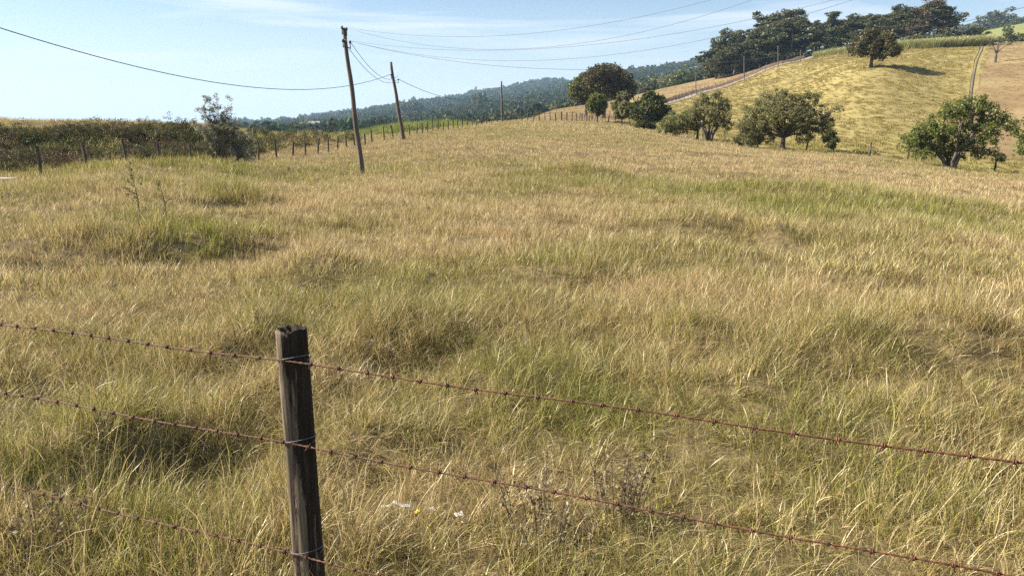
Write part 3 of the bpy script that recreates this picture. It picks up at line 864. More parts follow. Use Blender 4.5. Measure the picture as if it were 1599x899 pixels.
# the trees along the fence below the hillside
T('tree', 942, 168, [(0, 62, 20, 16), (-16, 55, 16, 15), (14, 63, 18, 15), (27, 52, 17, 15), (34, 40, 13, 11), (6, 44, 20, 14), (-8, 66, 16, 11), (22, 38, 12, 9)],
  M_lf_red, M_bark, 'big dark dome crowned tree with a thick trunk at the crest of the pasture', trunk=.5, leaf=.22, per=60, density=1.0, clump=1.0, fork=.42, seed=3)
T('tree', 915, 176, [(-8, 42, 15, 15), (-16, 36, 10, 12), (4, 48, 14, 12), (0, 30, 12, 10), (-3, 55, 10, 8)], M_lf_fresh, M_bark,
  'lighter green tree pressed against the left of the big dark domed tree', trunk=.3, leaf=.32, clump=.95, seed=4, fork=.3)
T('tree', 932, 124, [(0, 32, 12, 11), (-6, 25, 9, 8), (6, 24, 9, 8), (0, 18, 9, 6)], M_lf_fresh, M_bark,
  'small fresh green tree with a thin trunk in front of the big dark tree', trunk=.13, leaf=.2, clump=.55, density=1.3, seed=5, fork=.3)
T('tree', 971, 116, [(0, 38, 9, 12), (-5, 28, 10, 10), (5, 26, 10, 10), (0, 18, 11, 7)], M_lf_mid, M_bark,
  'small oval tree on a thin straight trunk right of the big dark tree', trunk=.12, leaf=.19, clump=.5, density=1.3, seed=6, fork=.3)
T('tree', 1010, 110, [(4, 44, 11, 11), (-12, 32, 13, 11), (12, 36, 14, 13), (22, 26, 12, 9), (2, 28, 15, 11), (-4, 18, 12, 8), (12, 16, 10, 6), (-16, 22, 9, 8)], M_lf_dark, M_bark,
  'dense dark round tree between the oval tree and the airy twin trunked tree', trunk=.2, leaf=.2, clump=.55, density=1.4, seed=8, fork=.15)
T('shrub', 1006, 107, [(0, 6, 12, 7), (8, 4, 9, 5), (-6, 5, 6, 5)], M_lf_dark, M_bark,
  'low blackish shrub filling the shade below the dense dark round tree', cat='shrub', trunk=.04, stems=3, leaf=.15, clump=.35, density=1.5, seed=9, fork=.1)
T('tree', 1089, 84, [(-20, 30, 16, 11), (-40, 26, 14, 10), (-10, 40, 14, 10), (-52, 18, 10, 8), (-30, 16, 13, 7), (-2, 26, 12, 9), (-42, 36, 9, 7)], M_lf_mid, M_bark,
  'leaning low tree spreading to the left beside the airy multi-stemmed tree', trunk=.15, leaf=.095, per=44, clump=.38, density=.75, seed=10, fork=.35)
T('tree', 1107, 82, [(4, 60, 13, 11), (-16, 56, 11, 10), (18, 52, 11, 11), (-4, 42, 17, 12), (22, 36, 11, 9), (-24, 42, 10, 9), (6, 28, 16, 9), (27, 24, 8, 7), (8, 70, 6, 5), (-14, 68, 5, 4)], M_lf_mid, M_bark,
  'airy tree whose several stems fan out from the base, left of the widest tree', trunk=.2, stems=5, stemspread=.3, leaf=.085, per=40, clump=.33, density=.55, seed=11, fork=.3)
T('tree', 1222, 72, [(2, 76, 22, 14), (-28, 72, 17, 13), (28, 72, 17, 13), (-46, 56, 17, 13), (48, 56, 15, 12), (0, 54, 26, 15), (-24, 44, 20, 12), (26, 44, 19, 12), (-56, 40, 14, 10),
   (62, 42, 11, 8), (54, 32, 12, 9), (-40, 26, 15, 10), (70, 62, 8, 4), (6, 34, 14, 8), (-10, 88, 8, 6), (38, 84, 6, 5), (-50, 16, 10, 8), (-24, 20, 15, 9), (30, 22, 15, 8), (-34, 34, 16, 10), (36, 36, 15, 10), (16, 56, 20, 13), (-14, 60, 20, 13)], M_lf_mid, M_bark,
  'widest tree of the row with an umbrella crown and forked dark trunk', trunk=.22, leaf=.072, per=62, clump=.36, density=.6, seed=12, fork=.22)
T('shrub', 1166, 75, [(0, 20, 13, 11), (-8, 10, 11, 8), (10, 9, 11, 8), (-2, 32, 9, 7)], M_lf_mid, M_bark,
  'rounded grey green shrub under the left edge of the widest tree', cat='shrub', trunk=.05, stems=4, leaf=.085, per=40, clump=.3, density=.8, seed=13, fork=.15)
T('sapling', 1294, 70, [(0, 30, 7, 7), (-7, 22, 6, 5), (7, 20, 6, 5), (0, 14, 7, 5)], M_lf_dark, M_bark,
  'spindly sapling standing right of the widest tree of the row', cat='sapling', trunk=.035, leaf=.11, clump=.24, density=.8, seed=14, fork=.3)
T('tree', 1485, 66, [(20, 98, 20, 13), (-4, 88, 17, 13), (42, 84, 17, 13), (58, 72, 17, 12), (-24, 72, 17, 14), (12, 70, 24, 15), (-44, 58, 17, 13), (-66, 42, 15, 12), (36, 60, 15, 12),
   (-30, 46, 20, 13), (0, 48, 20, 12), (-52, 32, 15, 11), (-28, 28, 15, 9), (30, 42, 12, 9), (70, 62, 9, 8), (50, 28, 9, 6), (32, 24, 12, 8), (62, 18, 8, 5), (-10, 30, 17, 10), (10, 88, 16, 11), (-14, 56, 18, 12), (-40, 24, 15, 8), (14, 36, 16, 10), (-48, 46, 16, 12), (2, 22, 14, 7), (44, 50, 15, 11)], M_lf_fresh, M_bark,
  'broad green tree with many stems from one base, second from the right edge', trunk=.19, stems=6, stemspread=.36, leaf=.085, per=46, clump=.36, density=.62, seed=15, fork=.27)
T('tree', 1612, 62, [(-4, 84, 18, 14), (-18, 70, 14, 12), (10, 66, 20, 14), (-12, 46, 16, 12), (16, 44, 18, 12), (0, 26, 14, 9)], M_lf_fresh, M_bark,
  'leafy green tree cut off by the right edge of the view', trunk=.22, stems=3, leaf=.09, per=46, clump=.38, density=.75, seed=16, fork=.25)
T('tree', 1360, 165, [(0, 42, 17, 12), (-14, 36, 14, 12), (14, 38, 15, 12), (-22, 26, 12, 9), (22, 24, 13, 9), (0, 26, 18, 10), (30, 20, 7, 6), (-6, 48, 9, 6), (8, 16, 10, 4)], M_lf_red, M_bark,
  'lone bronze tinted round tree standing on the open golden hillside', trunk=.34, leaf=.2, per=52, clump=.8, density=1.1, seed=17, fork=.32)
T('dead_tree', 1554, 190, [(-12, 30, 8, 7), (10, 32, 8, 8), (0, 36, 7, 7), (18, 26, 7, 6), (-8, 20, 6, 5)], M_lf_red, M_bark,
  'bare leafless tree on the brown field beyond the boundary track', trunk=.26, bare=True, clump=.8, density=1.0, seed=18, fork=.35)
# fallen branch and stump by the fence
b, rz, s = tree_px(1366, 67)
mb = MB()
mb.tube([(-.45, 0, -.1), (-.42, 0, .5), (-.32, .05, .95)], [.11, .09, .05], 8, jit=.25)
mb.tube([(-.36, 0, .75), (0, .1, .42), (.5, -.05, .18), (.95, 0, .02)], [.06, .05, .04, .02], 7, jit=.2)
mb.tube([(.2, 0, .3), (.45, .3, .5), (.6, .4, .45)], [.03, .022, .01], 5)
mb.tube([(0, .1, .42), (-.05, -.3, .7), (.1, -.45, .85)], [.03, .02, .008], 5)
o = mb.build('broken_stump', M_bark, None, True); o.location = b; o.rotation_euler = (0, 0, rz)
tag(o, 'broken leaning stump with a fallen limb in the grass by the tree line', 'stump')

# plume-like shrub at the left fence
lob = []
_r = random.Random(12)
for k in range(26):
    f = (k + .5) / 26
    x0 = (f - .5) * 2
    tx = -46 * (1 - f) + 40 * f + 6 * _r.uniform(-1, 1)
    ty = (60 + 44 * math.sin(f * 3.3 + .15)) * _r.uniform(.72, 1.02) * (1.0 if f < .72 else .72)
    for g_ in (.5, .68, .84, 1.0):
        lob.append((tx * g_ ** 1.1, ty * g_, 4.6, 9 * (1.15 - g_ * .4)))
lob += [(8, 18, 10, 10), (24, 20, 10, 10), (30, 12, 12, 8), (14, 44, 10, 13)]
T('shrub', 358, 35.5, lob, M_lf_shrub, M_bark, 'tall silvery plumed shrub rising above the left fence and bank', cat='shrub', trunk=.028, stems=7, stemspread=.16,
  leaf=.024, elong=3.4, per=15, clump=.10, density=.34, seed=21, fork=.10, shell=.2, limbs=False)

# ------------------------------------------------------------------ the wood on the hilltop
def gum_meshes(seed, h, w, tall=True):
    g = np.random.default_rng(seed); rs = random.Random(seed)
    mb = MB(); tips = []
    tr = .30
    top = Vector((rs.uniform(-.6, .6), rs.uniform(-.5, .5), h * .93))
    pts = [Vector((0, 0, -1)), Vector((rs.uniform(-.2, .2), 0, h * .3)), Vector((rs.uniform(-.5, .5), 0, h * .62)), top]
    mb.tube(pts, [tr * 1.3, tr, tr * .7, tr * .2], 8)
    C = []; RR = []
    nb = rs.randint(13, 18)
    for i in range(nb):
        f = (0.28 if tall else .15) + (.70 if tall else .8) * i / (nb - 1)
        p = pts[0].lerp(pts[3], f) if f > .95 else (pts[1].lerp(pts[2], (f - .3) / .32) if f < .62 else pts[2].lerp(pts[3], (f - .62) / .33))
        a = rs.random() * 6.283; r = w * .5 * (0.45 + 0.75 * rs.random()) * (math.sin(min(1, (1.08 - f) * 1.9) * 1.57))
        e = p + Vector((math.cos(a) * r, math.sin(a) * r, r * rs.uniform(.25, .8)))
        mb.tube([p, p.lerp(e, .5) + Vector((0, 0, -.1 * r)), e], [tr * .34, tr * .22, tr * .06], 5)
        k = rs.randint(5, 9)
        for j in range(k):
            q = p.lerp(e, rs.uniform(.45, 1.1))
            C.append((q.x + g.normal(0, .16) * w * .6, q.y + g.normal(0, .16) * w * .6, q.z + g.normal(0, .05) * w)); RR.append(w * (.075 + .075 * rs.random()))
    V, F, rnd = leaves(C, RR, 46, .44, g=g, flat=.62, elong=1.7)
    return mb.mesh('trunk', M_gum, True), (V, F, rnd)
GUM = []
for k, (h, w, tl) in enumerate([(22, 11, True), (24, 9, True), (19, 12, True), (16, 11, False), (25, 13, True), (13, 10, False)]):
    tm, (V, F, rnd) = gum_meshes(40 + k, h, w, tl)
    GUM.append((tm, mesh_np('crown', V, F, M_gumleaf, dict(rnd=rnd)), h))
_t, (V, F, rnd) = gum_meshes(49, 22, 14)
GUM.append((_t, mesh_np('crown', V, F, M_gumred, dict(rnd=rnd)), 22))
def gum(px, d, toppy, k, label, group='eucalyptus trees of the hilltop wood', wide=1.0):
    b = place(px, d)
    top = HCAM + ray(px, toppy)[2] / math.hypot(*ray(px, toppy)[:2]) * d
    sc = max(.2, (top - b.z) / GUM[k][2])
    root = empty('eucalyptus_tree', b, label, 'tree', group, rz=random.random() * 6.28)
    root.scale = (sc * wide, sc * wide, sc)
    for nm, m_ in (('trunk', GUM[k][0]), ('crown', GUM[k][1])):
        link(nm, m_, root)
    return root
gum(1136, 300, 52, 2, 'slender eucalyptus at the left end of the wood with sky showing through', wide=1.15)
gum(1124, 315, 66, 5, 'lower eucalyptus hanging over the left end of the wood')
gum(1152, 305, 46, 1, 'thin eucalyptus with a flat topped crown, second at the left end of the wood')
gum(1226, 305, 15, 4, 'tallest massive eucalyptus on the left of the wood, crowned by a flat tuft', wide=1.5)
gum(1194, 312, 30, 0, 'eucalyptus with a layered crown left of the tallest massive one', wide=1.7)
gum(1248, 300, 46, 2, 'eucalyptus at the right flank of the tallest massive one', wide=1.1)
gum(1294, 300, 17, 1, 'feathery pointed eucalyptus in the middle of the wood', wide=1.3)
gum(1448, 300, 3, 6, 'great brownish eucalyptus at the right end of the wood, highest on the skyline', wide=1.15)
gum(1474, 312, 8, 4, 'dark eucalyptus behind the brownish one at the right end of the wood', wide=.8)
com = 'dark eucalyptus among those left of the gap in the hilltop wood'
for px, d, tp, k in [(1206, 318, 24, 2), (1214, 300, 34, 3), (1184, 304, 44, 3), (1200, 296, 46, 5), (1234, 296, 40, 5), (1226, 320, 26, 0), (1174, 320, 52, 2), (1160, 300, 62, 3), (1146, 296, 70, 5), (1130, 300, 72, 3), (1118, 305, 80, 5), (1240, 310, 28, 3), (1186, 294, 66, 5)]:
    gum(px, d, tp, k, com, group='eucalyptus trees at the left of the wood', wide=random.uniform(1.5, 1.9))
com = 'dark eucalyptus packed in the middle of the hilltop wood'
for px, d, tp, k in [(1250, 318, 54, 3), (1266, 305, 50, 0), (1278, 322, 40, 2), (1310, 318, 33, 0), (1322, 300, 34, 3), (1334, 322, 28, 2), (1346, 308, 31, 1), (1360, 325, 24, 0), (1372, 300, 30, 2),
                     (1384, 318, 20, 4), (1397, 305, 24, 0), (1410, 325, 14, 2), (1421, 303, 19, 4), (1433, 320, 10, 0), (1462, 300, 16, 2), (1395, 290, 40, 3), (1340, 292, 48, 3), (1425, 291, 42, 6),
                     (1300, 292, 60, 5), (1270, 290, 68, 5), (1245, 292, 78, 5), (1218, 296, 68, 3), (1168, 296, 70, 3), (1360, 335, 28, 4), (1290, 335, 36, 2)]:
    gum(px, d, tp, k, com, wide=random.uniform(1.5, 1.9))
# understorey along the foot of the wood and beyond the road
com = 'low bushy tree at the foot of the hilltop wood'
BUSH = []
for k in range(4):
    g = np.random.default_rng(90 + k)
    C = g.normal(0, 1, (60, 3)); C /= np.linalg.norm(C, axis=1)[:, None]; C *= (.5 + .5 * g.random(60))[:, None] * np.array([1, 1, .75]); C[:, 2] += .72
    C *= 1 + .25 * g.normal(0, 1, (60, 1)) * .5
    V, F, rnd = leaves(C, np.full(60, .24), 26, .10, g=g)
    tb = MB(); tb.tube([(0, 0, -.3), (.03, 0, .4), (0, .02, .9)], [.06, .05, .02], 6)
    BUSH.append((tb.mesh('trunk', M_bark, True), mesh_np('crown', V, F, [M_lf_dark, M_gumleaf, M_lf_mid, M_lf_dark][k], dict(rnd=rnd))))
def bush(name, px, d, toppy, k, label, cat='tree', group=None, wide=1.0):
    b = place(px, d)
    top = HCAM + ray(px, toppy)[2] / math.hypot(*ray(px, toppy)[:2]) * d
    sc = max(.5, (top - b.z) / 1.5)
    root = empty(name, b, label, cat, group, rz=random.random() * 6.28)
    root.scale = (sc * wide, sc * wide, sc)
    for nm, m_ in (('trunk', BUSH[k][0]), ('crown', BUSH[k][1])): link(nm, m_, root)
    return root
grp = 'low bushy trees at the foot of the wood'
for px, d, tp, k in [(1112, 330, 100, 0), (1128, 325, 97, 1), (1143, 318, 94, 0), (1160, 300, 92, 0), (1176, 298, 86, 2), (1192, 297, 84, 1), (1212, 292, 80, 0), (1236, 290, 82, 1), (1258, 288, 84, 0), (1282, 288, 78, 2), (1302, 286, 72, 0),
                     (1322, 286, 70, 1), (1345, 284, 66, 0), (1372, 284, 64, 1), (1398, 284, 62, 0), (1420, 284, 56, 2), (1440, 284, 56, 0), (1462, 284, 54, 0), (1478, 290, 52, 1), (1492, 300, 54, 2)]:
    bush('bushy_tree', px, d, tp, k, com, group=grp, wide=random.uniform(1.0, 1.4))
bush('bushy_tree', 1064, 372, 109, 0, 'dark rounded tree at the edge of the small bright field beyond the brown slope', wide=1.4)
bush('bushy_tree', 1082, 380, 112, 1, 'small dark tree right of the rounded one beyond the brown slope', wide=1.3)
bush('bushy_tree', 1046, 385, 117, 2, 'pale green tree left of the rounded one beyond the brown slope', wide=1.3)
for px, tp, k, w_ in [(1022, 122, 0, 1.5), (1005, 128, 1, 1.5), (988, 130, 2, 1.4), (968, 133, 0, 1.6)]:
    bush('bushy_tree', px, 400, tp, k, 'bushy tree on the valley side just beyond the brown slope', group='bushy trees beyond the brown slope', wide=w_)
bush('tree', 1573, 430, 39, 0, 'solitary round dark tree in the bright field at the upper right', wide=.62)
bush('tree', 1558, 900, 21, 1, 'domed blue green tree on the far skyline at the upper right', wide=1.5)
for px, d, tp, k, w_ in [(1530, 900, 36, 0, 1.8), (1542, 880, 32, 1, 1.6), (1515, 860, 39, 1, 1.5), (1500, 820, 42, 0, 1.5), (1590, 900, 31, 1, 2.0), (1606, 860, 27, 0, 1.8)]:
    bush('tree', px, d, tp, k, 'distant hazy tree in the skyline clump at the upper right', group='skyline trees at the upper right', wide=w_)
for px, d, tp, k in [(1505, 300, 50, 0), (1518, 305, 46, 3), (1533, 310, 54, 1), (1546, 300, 57, 0), (1562, 300, 58, 3), (1580, 305, 55, 1), (1596, 305, 52, 0), (1612, 300, 50, 3)]:
    bush('hedge_shrub', px, d, tp, k, 'dark shrub in the hedge between the brown field and the bright field', cat='shrub', group='hedge shrubs at the upper right', wide=1.3)
for px, tp, k in [(640, 157, 0), (655, 160, 1), (628, 164, 0)]:
    bush('valley_tree', px, 1050, tp, k, 'tall tree standing out of the valley woods behind the second pole', group='emergent valley trees', wide=.7)
for px, tp, k in [(750, 143, 0), (744, 150, 1)]:
    bush('valley_tree', px, 950, tp, k, 'dark tree standing above the valley skyline left of the third pole', group='valley skyline trees', wide=.6)
bush('valley_tree', 706, 300, 184, 0, 'dark round bush beside the yellow green crop beyond the fence', cat='bush', wide=1.7)
bush('valley_tree', 478, 560, 190, 2, 'light green tree beside the white roofed house in the valley', wide=1.2)

# ------------------------------------------------------------------ crops, forest and scrub (beyond counting)
def stand(name, nb, h, w, mat, seed):
    return tuft(name, nb, .5, h * .55, h, w, 4, mat, bend=.55, stalks=.0, g=np.random.default_rng(seed))
CANE = in_unlinked('cane_clump', [stand('cane_clump', 34, 3.6, .13, M_cane, 200 + k) for k in range(5)])
CROP = in_unlinked('crop_clump', [stand('crop_clump', 44, 3.0, .10, M_crop, 220 + k) for k in range(5)])
def cane_band():
    n = 3600
    px = rng.uniform(1262, 1529, n)
    dfront = np.interp(px, [1262, 1358, 1450, 1529], [262, 243, 238, 244])
    d = dfront + rng.random(n) ** 1.2 * 9
    thh = np.array([theta_of(p) for p in px])
    x, y = d * np.sin(thh), d * np.cos(thh)
    hs = np.interp(px, [1262, 1340, 1400, 1529], [.8, .95, 1.1, 1.25]) * (0.8 + .35 * rng.random(n))
    scatter('sugar_cane', np.stack([x, y, H(x, y)], -1), np.stack([rng.normal(0, .06, n), rng.normal(0, .06, n), rng.random(n) * 6.28], -1), hs * .72,
            0.45 + .25 * rng.random(n), rng.integers(0, 5, n), CANE, 'pale green strip of sugar cane along the top of the hillside', 'crop')
cane_band()
def crop_patch():
    n = 2600
    px = rng.uniform(500, 745, n)
    d = rng.uniform(150, 300, n)
    thh = np.array([theta_of(p) for p in px])
    x, y = d * np.sin(thh), d * np.cos(thh)
    top = np.interp(px, [500, 560, 620, 690, 745], [206, 200, 187, 183, 189])
    ztop = HCAM + np.array([ray(p, t)[2] / math.hypot(*ray(p, t)[:2]) for p, t in zip(px, top)]) * d
    z = H(x, y)
    hh = np.clip(ztop - z, 0.8, 5.2) * (.75 + .35 * rng.random(n))
    k = (ztop - z) > .6
    scatter('crop', np.stack([x, y, z], -1)[k], np.stack([rng.normal(0, .08, n), rng.normal(0, .08, n), rng.random(n) * 6.28], -1)[k], (hh / 3.0)[k],
            (0.6 + .3 * rng.random(n))[k], rng.integers(0, 5, n)[k], CROP, 'bright yellow green crop growing beyond the fence', 'crop')
crop_patch()
def crown_lowpoly(seed, mat, leaf=.34, nclump=26, per=10):
    g = np.random.default_rng(seed)
    C = g.normal(0, 1, (nclump, 3)); C /= np.linalg.norm(C, axis=1)[:, None]; C *= (.35 + .65 * g.random(nclump))[:, None] * np.array([1, 1, .8]); C[:, 2] = np.abs(C[:, 2]) * 1.4 + .3
    V, F, rnd = leaves(C, np.full(nclump, .34), per, leaf, g=g, elong=1.4)
    return mesh_np('forest_crown', V, F, mat, dict(rnd=rnd))
FOR = in_unlinked('forest_crown', [crown_lowpoly(300 + k, M_forest) for k in range(6)] + [crown_lowpoly(320, M_lf_mid), crown_lowpoly(321, M_scrubdry)])
def forest():
    x, y, d, t = sector(340, 2600, 0.012, thmax=.82, thmin=theta_of(330))
    dens = np.where(d < 1000, 1.0, (1000 / d) ** 1.1)
    f = fbm(x, y, 190, 4, 55)
    reg = regions(x, y)
    k = (rng.random(len(d)) < dens) & (f > np.where(d > 1150, .02, -.25)) & (reg[3] < .1) & (reg[1] < .5) & ~((t > theta_of(1120)) & (d < 800))
    x, y, d = x[k], y[k], d[k]; n = len(x)
    sc = (2.4 + 4.2 * rng.random(n) ** 1.8) * (1 + sstep(900, 2200, d) * 1.0)
    idx = rng.integers(0, 6, n)
    scatter('forest', np.stack([x, y, H(x, y)], -1), np.stack([0 * x, 0 * x, rng.random(n) * 6.28], -1), np.stack([sc, sc, sc * (.65 + .45 * rng.random(n))], -1), .62 + .9 * fbm(x, y, 70, 3, 5.5) + .25 * rng.normal(0, 1, n), idx, FOR,
            'dark woods covering the valley side and far hills', 'forest')
    # closer edge woods beyond the crest and the brown slope
    return n
forest()
def scrub():
    SC_ = in_unlinked('scrub_clump', [])
    ms = []
    for k in range(9):
        g = np.random.default_rng(400 + k)
        nc_ = 24
        C = g.normal(0, .45, (nc_, 3)); C[:, 2] = np.abs(C[:, 2]) * .8 + .1
        V, F, rnd = leaves(C, np.full(nc_, .24), 44, .036, g=g, elong=2.6)
        ms.append(mesh_np('scrub_clump', V, F, M_scrubdry if k in (6, 8) else M_scrub, dict(rnd=rnd)))
    for k in range(6):
        ms.append(tuft('scrub_clump', 60, .5, .5, 1.1, .022, 4, M_grass, bend=.9, stalks=.2))
    SC_ = in_unlinked('scrub_clump', ms)
    x, y, d, t = sector(34, 74, 9.0, thmin=-.86, thmax=theta_of(560))
    lim = np.interp(t, [theta_of(p) for p in (-400, 0, 200, 320, 400, 500, 560)], [37, 37, 39.5, 42.5, 53, 60, 66])
    top = np.interp(t, [theta_of(p) for p in (-400, 0, 200, 320, 400, 500, 560)], [50, 49, 50, 55, 68, 73, 76])
    k = (d > lim) & (d < top + 9)
    x, y, d, t, lim, top = [a[k] for a in (x, y, d, t, lim, top)]
    n = len(x)
    onface = sstep(0, 1.5, d - lim) * (1 - sstep(-1.5, .5, d - top))
    bushy = (d < top - 1.0) & (rng.random(n) < onface * np.where(t < theta_of(400), .74, .4)) & (fbm(x, y, 3.5, 2, 12) > -.22)
    idx = np.where(bushy, rng.integers(0, 9, n), rng.integers(9, 15, n))
    patch = fbm(x, y, 4.0, 2, 88)
    idx = np.where(bushy & (patch > .45), 6, idx); idx = np.where(bushy & (patch < -.5), 1, idx)
    sc = np.where(bushy, .30 + .65 * rng.random(n) ** 2.2, .30 + .35 * rng.random(n)) * np.where(d > top - 1.2, .5, 1.0)
    ti = np.where(d > top - 1.2, .33, .6) + .3 * fbm(x, y, 3, 2, 14)
    scatter('scrub', np.stack([x, y, H(x, y) - .05], -1), np.stack([rng.normal(0, .15, n), rng.normal(0, .15, n), rng.random(n) * 6.28], -1), sc, ti, idx, SC_,
            'dark tangled scrub and dry grass covering the earth bank at the left', 'scrub')
scrub()

# ------------------------------------------------------------------ house in the valley
b = place(491, 560)
hr = empty('house', b, 'small white roofed house in the valley beyond the bank', 'house', rz=.3)
top = HCAM + ray(491, 191)[2] / math.hypot(*ray(491, 191)[:2]) * 560 - b.z
mb = MB(); mb.box((0, 0, top / 2 - 1.0), (7, 5, top + 0.4)); mb.build('wall', M_wall, hr)
mb = MB()
zt = top - .8
mb.add([(-4, -3.1, zt), (4, -3.1, zt), (4, 3.1, zt), (-4, 3.1, zt), (-4, 0, zt + 1.5), (4, 0, zt + 1.5)], [(0, 1, 5, 4), (3, 4, 5, 2), (0, 4, 3), (1, 2, 5), (0, 3, 2, 1)])
mb.build('roof', M_roof, hr)
mb = MB(); mb.box((-1.2, -2.52, zt - 1.6), (.9, .06, 1.9)); mb.build('door', M_bark, hr)
for xx in (-2.6, 1.6):
    mb = MB(); mb.box((xx, -2.52, zt - 1.2), (1.0, .06, 1.0)); mb.build('window', M_cable, hr)

# ------------------------------------------------------------------ fences
def fence(label, pts, hgt, rad, wires=4, group=None, lean=.06, wirer=.004, mat=M_fpost, seed=0):
    """pts: list of post foot positions"""
    rs = random.Random(seed)
    root = empty('wire_fence', pts[0], label, 'fence', group)
    meshes = []
    for k in range(5):
        mb = MB(); r = rad * rs.uniform(.8, 1.25)
        mb.tube([(0, 0, -.35), (rs.uniform(-.02, .02), 0, hgt * .5), (rs.uniform(-.03, .03), rs.uniform(-.02, .02), hgt)], [r * 1.05, r, r * .92], 8, jit=.2)
        meshes.append(mb.mesh('post', mat))
    tops = []
    for k, p in enumerate(pts):
        o = link('post', meshes[rs.randrange(5)], root)
        o.location = Vector(p) - pts[0]
        o.rotation_euler = (rs.gauss(0, lean), rs.gauss(0, lean), rs.random() * 6.28)
        o.scale = (1, 1, rs.uniform(.88, 1.12))
    for w in range(wires):
        mb = MB(); zz = hgt * (.25 + .68 * w / max(1, wires - 1))
        P = [Vector(p) - pts[0] + Vector((0, -rad, zz + rs.uniform(-.03, .03))) for p in pts]
        mb.tube(P, wirer, 4)
        mb.build('wire', M_rust, root)
    return root
def along(lst, gap=None, pxs=None):
    """feet of posts on the ground: (px, d) control points, even spacing or given px"""
    xs = [p for p, _ in lst]; ds = [d for _, d in lst]
    if pxs is None:
        P = poly_of(lst); seg = np.hypot(*np.diff(P, axis=0).T); cum = np.concatenate([[0], np.cumsum(seg)])
        s = np.arange(0, cum[-1], gap)
        return [Vector((a, b_, hz(a, b_))) for a, b_ in zip(np.interp(s, cum, P[:, 0]), np.interp(s, cum, P[:, 1]))]
    return [place(p, np.interp(p, xs, ds)) for p in pxs]
LF = [(-300, 31), (62, 33), (137, 35), (199, 37), (251, 39), (299, 40.5), (340, 42), (432, 48), (500, 52), (560, 59), (600, 63), (640, 67), (700, 84), (783, 110), (830, 124)]
fence('weathered post and wire fence running along the bank and past the poles', along(LF, pxs=[-170, -80, -10, 65, 137, 199, 251, 299, 340, 372, 404, 432, 457, 478, 496, 513, 527, 541, 555, 570, 582, 600, 614, 628, 640, 651,
      660, 668, 676, 684, 692, 700, 708, 715, 722, 730, 737, 744, 752, 760, 768, 776, 784, 792]), 1.08, .05, seed=2, lean=.07)
fence('fence of close pale posts crossing the crest behind the third pole', along([(795, 127), (830, 128), (870, 130), (905, 134), (935, 142)], pxs=[796, 806, 815, 824, 833, 842, 851, 859, 868, 877, 885, 893, 901, 909, 916, 924]), 1.5, .085, seed=3, wirer=.006)
fence('fence half hidden under the row of trees below the hillside', along(TREEFENCE, gap=3.0), 1.15, .07, seed=4, lean=.05)
up = [(p, d * 1.035) for p, d in ROAD[:-2]]
fence('fence of thin posts on the upper side of the dirt road', along([(940, 162)] + [(p, d + 9) for p, d in ROAD[:-2]], gap=2.6), 1.5, .07, wires=3, seed=5, wirer=.006)
fence('fence of thin posts on the lower side of the dirt road', along([(945, 150)] + [(p, d - 5) for p, d in ROAD[:-1]], gap=3.2), 1.3, .065, wires=3, seed=6, wirer=.006)
fence('fence beside the worn track between golden and brown fields', along([(1512, 100), (1513, 145), (1517, 165), (1522, 190), (1530, 215), (1532, 240)], gap=6), 1.2, .05, wires=3, seed=7, wirer=.005)

# ------------------------------------------------------------------ utility poles and lines
def utility_pole(px, d, toppx, toppy, r0, r1, label, brackets=()):
    b = place(px, d); t = point(toppx, toppy, d)
    root = empty('utility_pole', b, label, 'utility pole')
    v = t - b; mb = MB(); n = 12
    pts = [Vector((0, 0, -.5))] + [v * (k / n) + Vector((math.sin(k * 1.1) * .02, 0, 0)) for k in range(n + 1)]
    mb.tube(pts, [r0] + [r0 + (r1 - r0) * k / n for k in range(n + 1)], 12, jit=.06)
    mb.build('shaft', M_pole, root, True)
    out = []
    for f, dx in brackets:
        p = v * f
        m2 = MB(); m2.box((p.x + dx / 2, p.y - r1, p.z), (abs(dx) + .04, .03, .03)); m2.tube([p + Vector((dx, -r1, -.06)), p + Vector((dx, -r1, .16))], .018, 6)
        br_ = m2.build('bracket', M_cable, root)
        m3 = MB(); q = p + Vector((dx, -r1, .16))
        m3.tube([q, q + Vector((0, 0, .03)), q + Vector((0, 0, .06)), q + Vector((0, 0, .09)), q + Vector((0, 0, .13))], [.03, .06, .04, .055, .02], 10)
        m3.build('insulator', M_insul, br_, True)
        out.append(b + q + Vector((0, 0, .1)))
    return root, b, t, out
P1 = utility_pole(566, 33, 537, 44, .112, .078, 'tall weathered wooden pole leaning left, the nearest in the field', [(.955, .10), (.965, -.08), (.87, .18), (.88, -.11)])
P2 = utility_pole(630, 60, 610, 97, .16, .10, 'wooden pole leaning left behind the nearest one, at the fence', [(.80, -.14), (.74, .35)])
P3 = utility_pole(784, 112, 783, 127, .15, .11, 'upright wooden pole at the end of the fence on the crest', [(.85, .2)])
P4 = utility_pole(869, 225, 868, 148, .14, .10, 'small dark pole on the brown slope beyond the crest', [(.92, .2)])
P5 = utility_pole(1087, 222, 1086, 113, .16, .11, 'pole on the brown slope above the lower end of the dirt road', [(.92, .2)])
P6 = utility_pole(1162, 243, 1162, 89, .17, .12, 'tall pole beside the dirt road, against the left end of the wood', [(.95, .25)])
P7 = utility_pole(1215, 250, 1215, 72, .17, .12, 'pole beside the upper road in front of the wood', [(.95, .25)])
P8 = utility_pole(1250, 257, 1250, 79, .15, .12, 'shorter pole at the top of the road, highest of the road poles', [(.95, .25)])
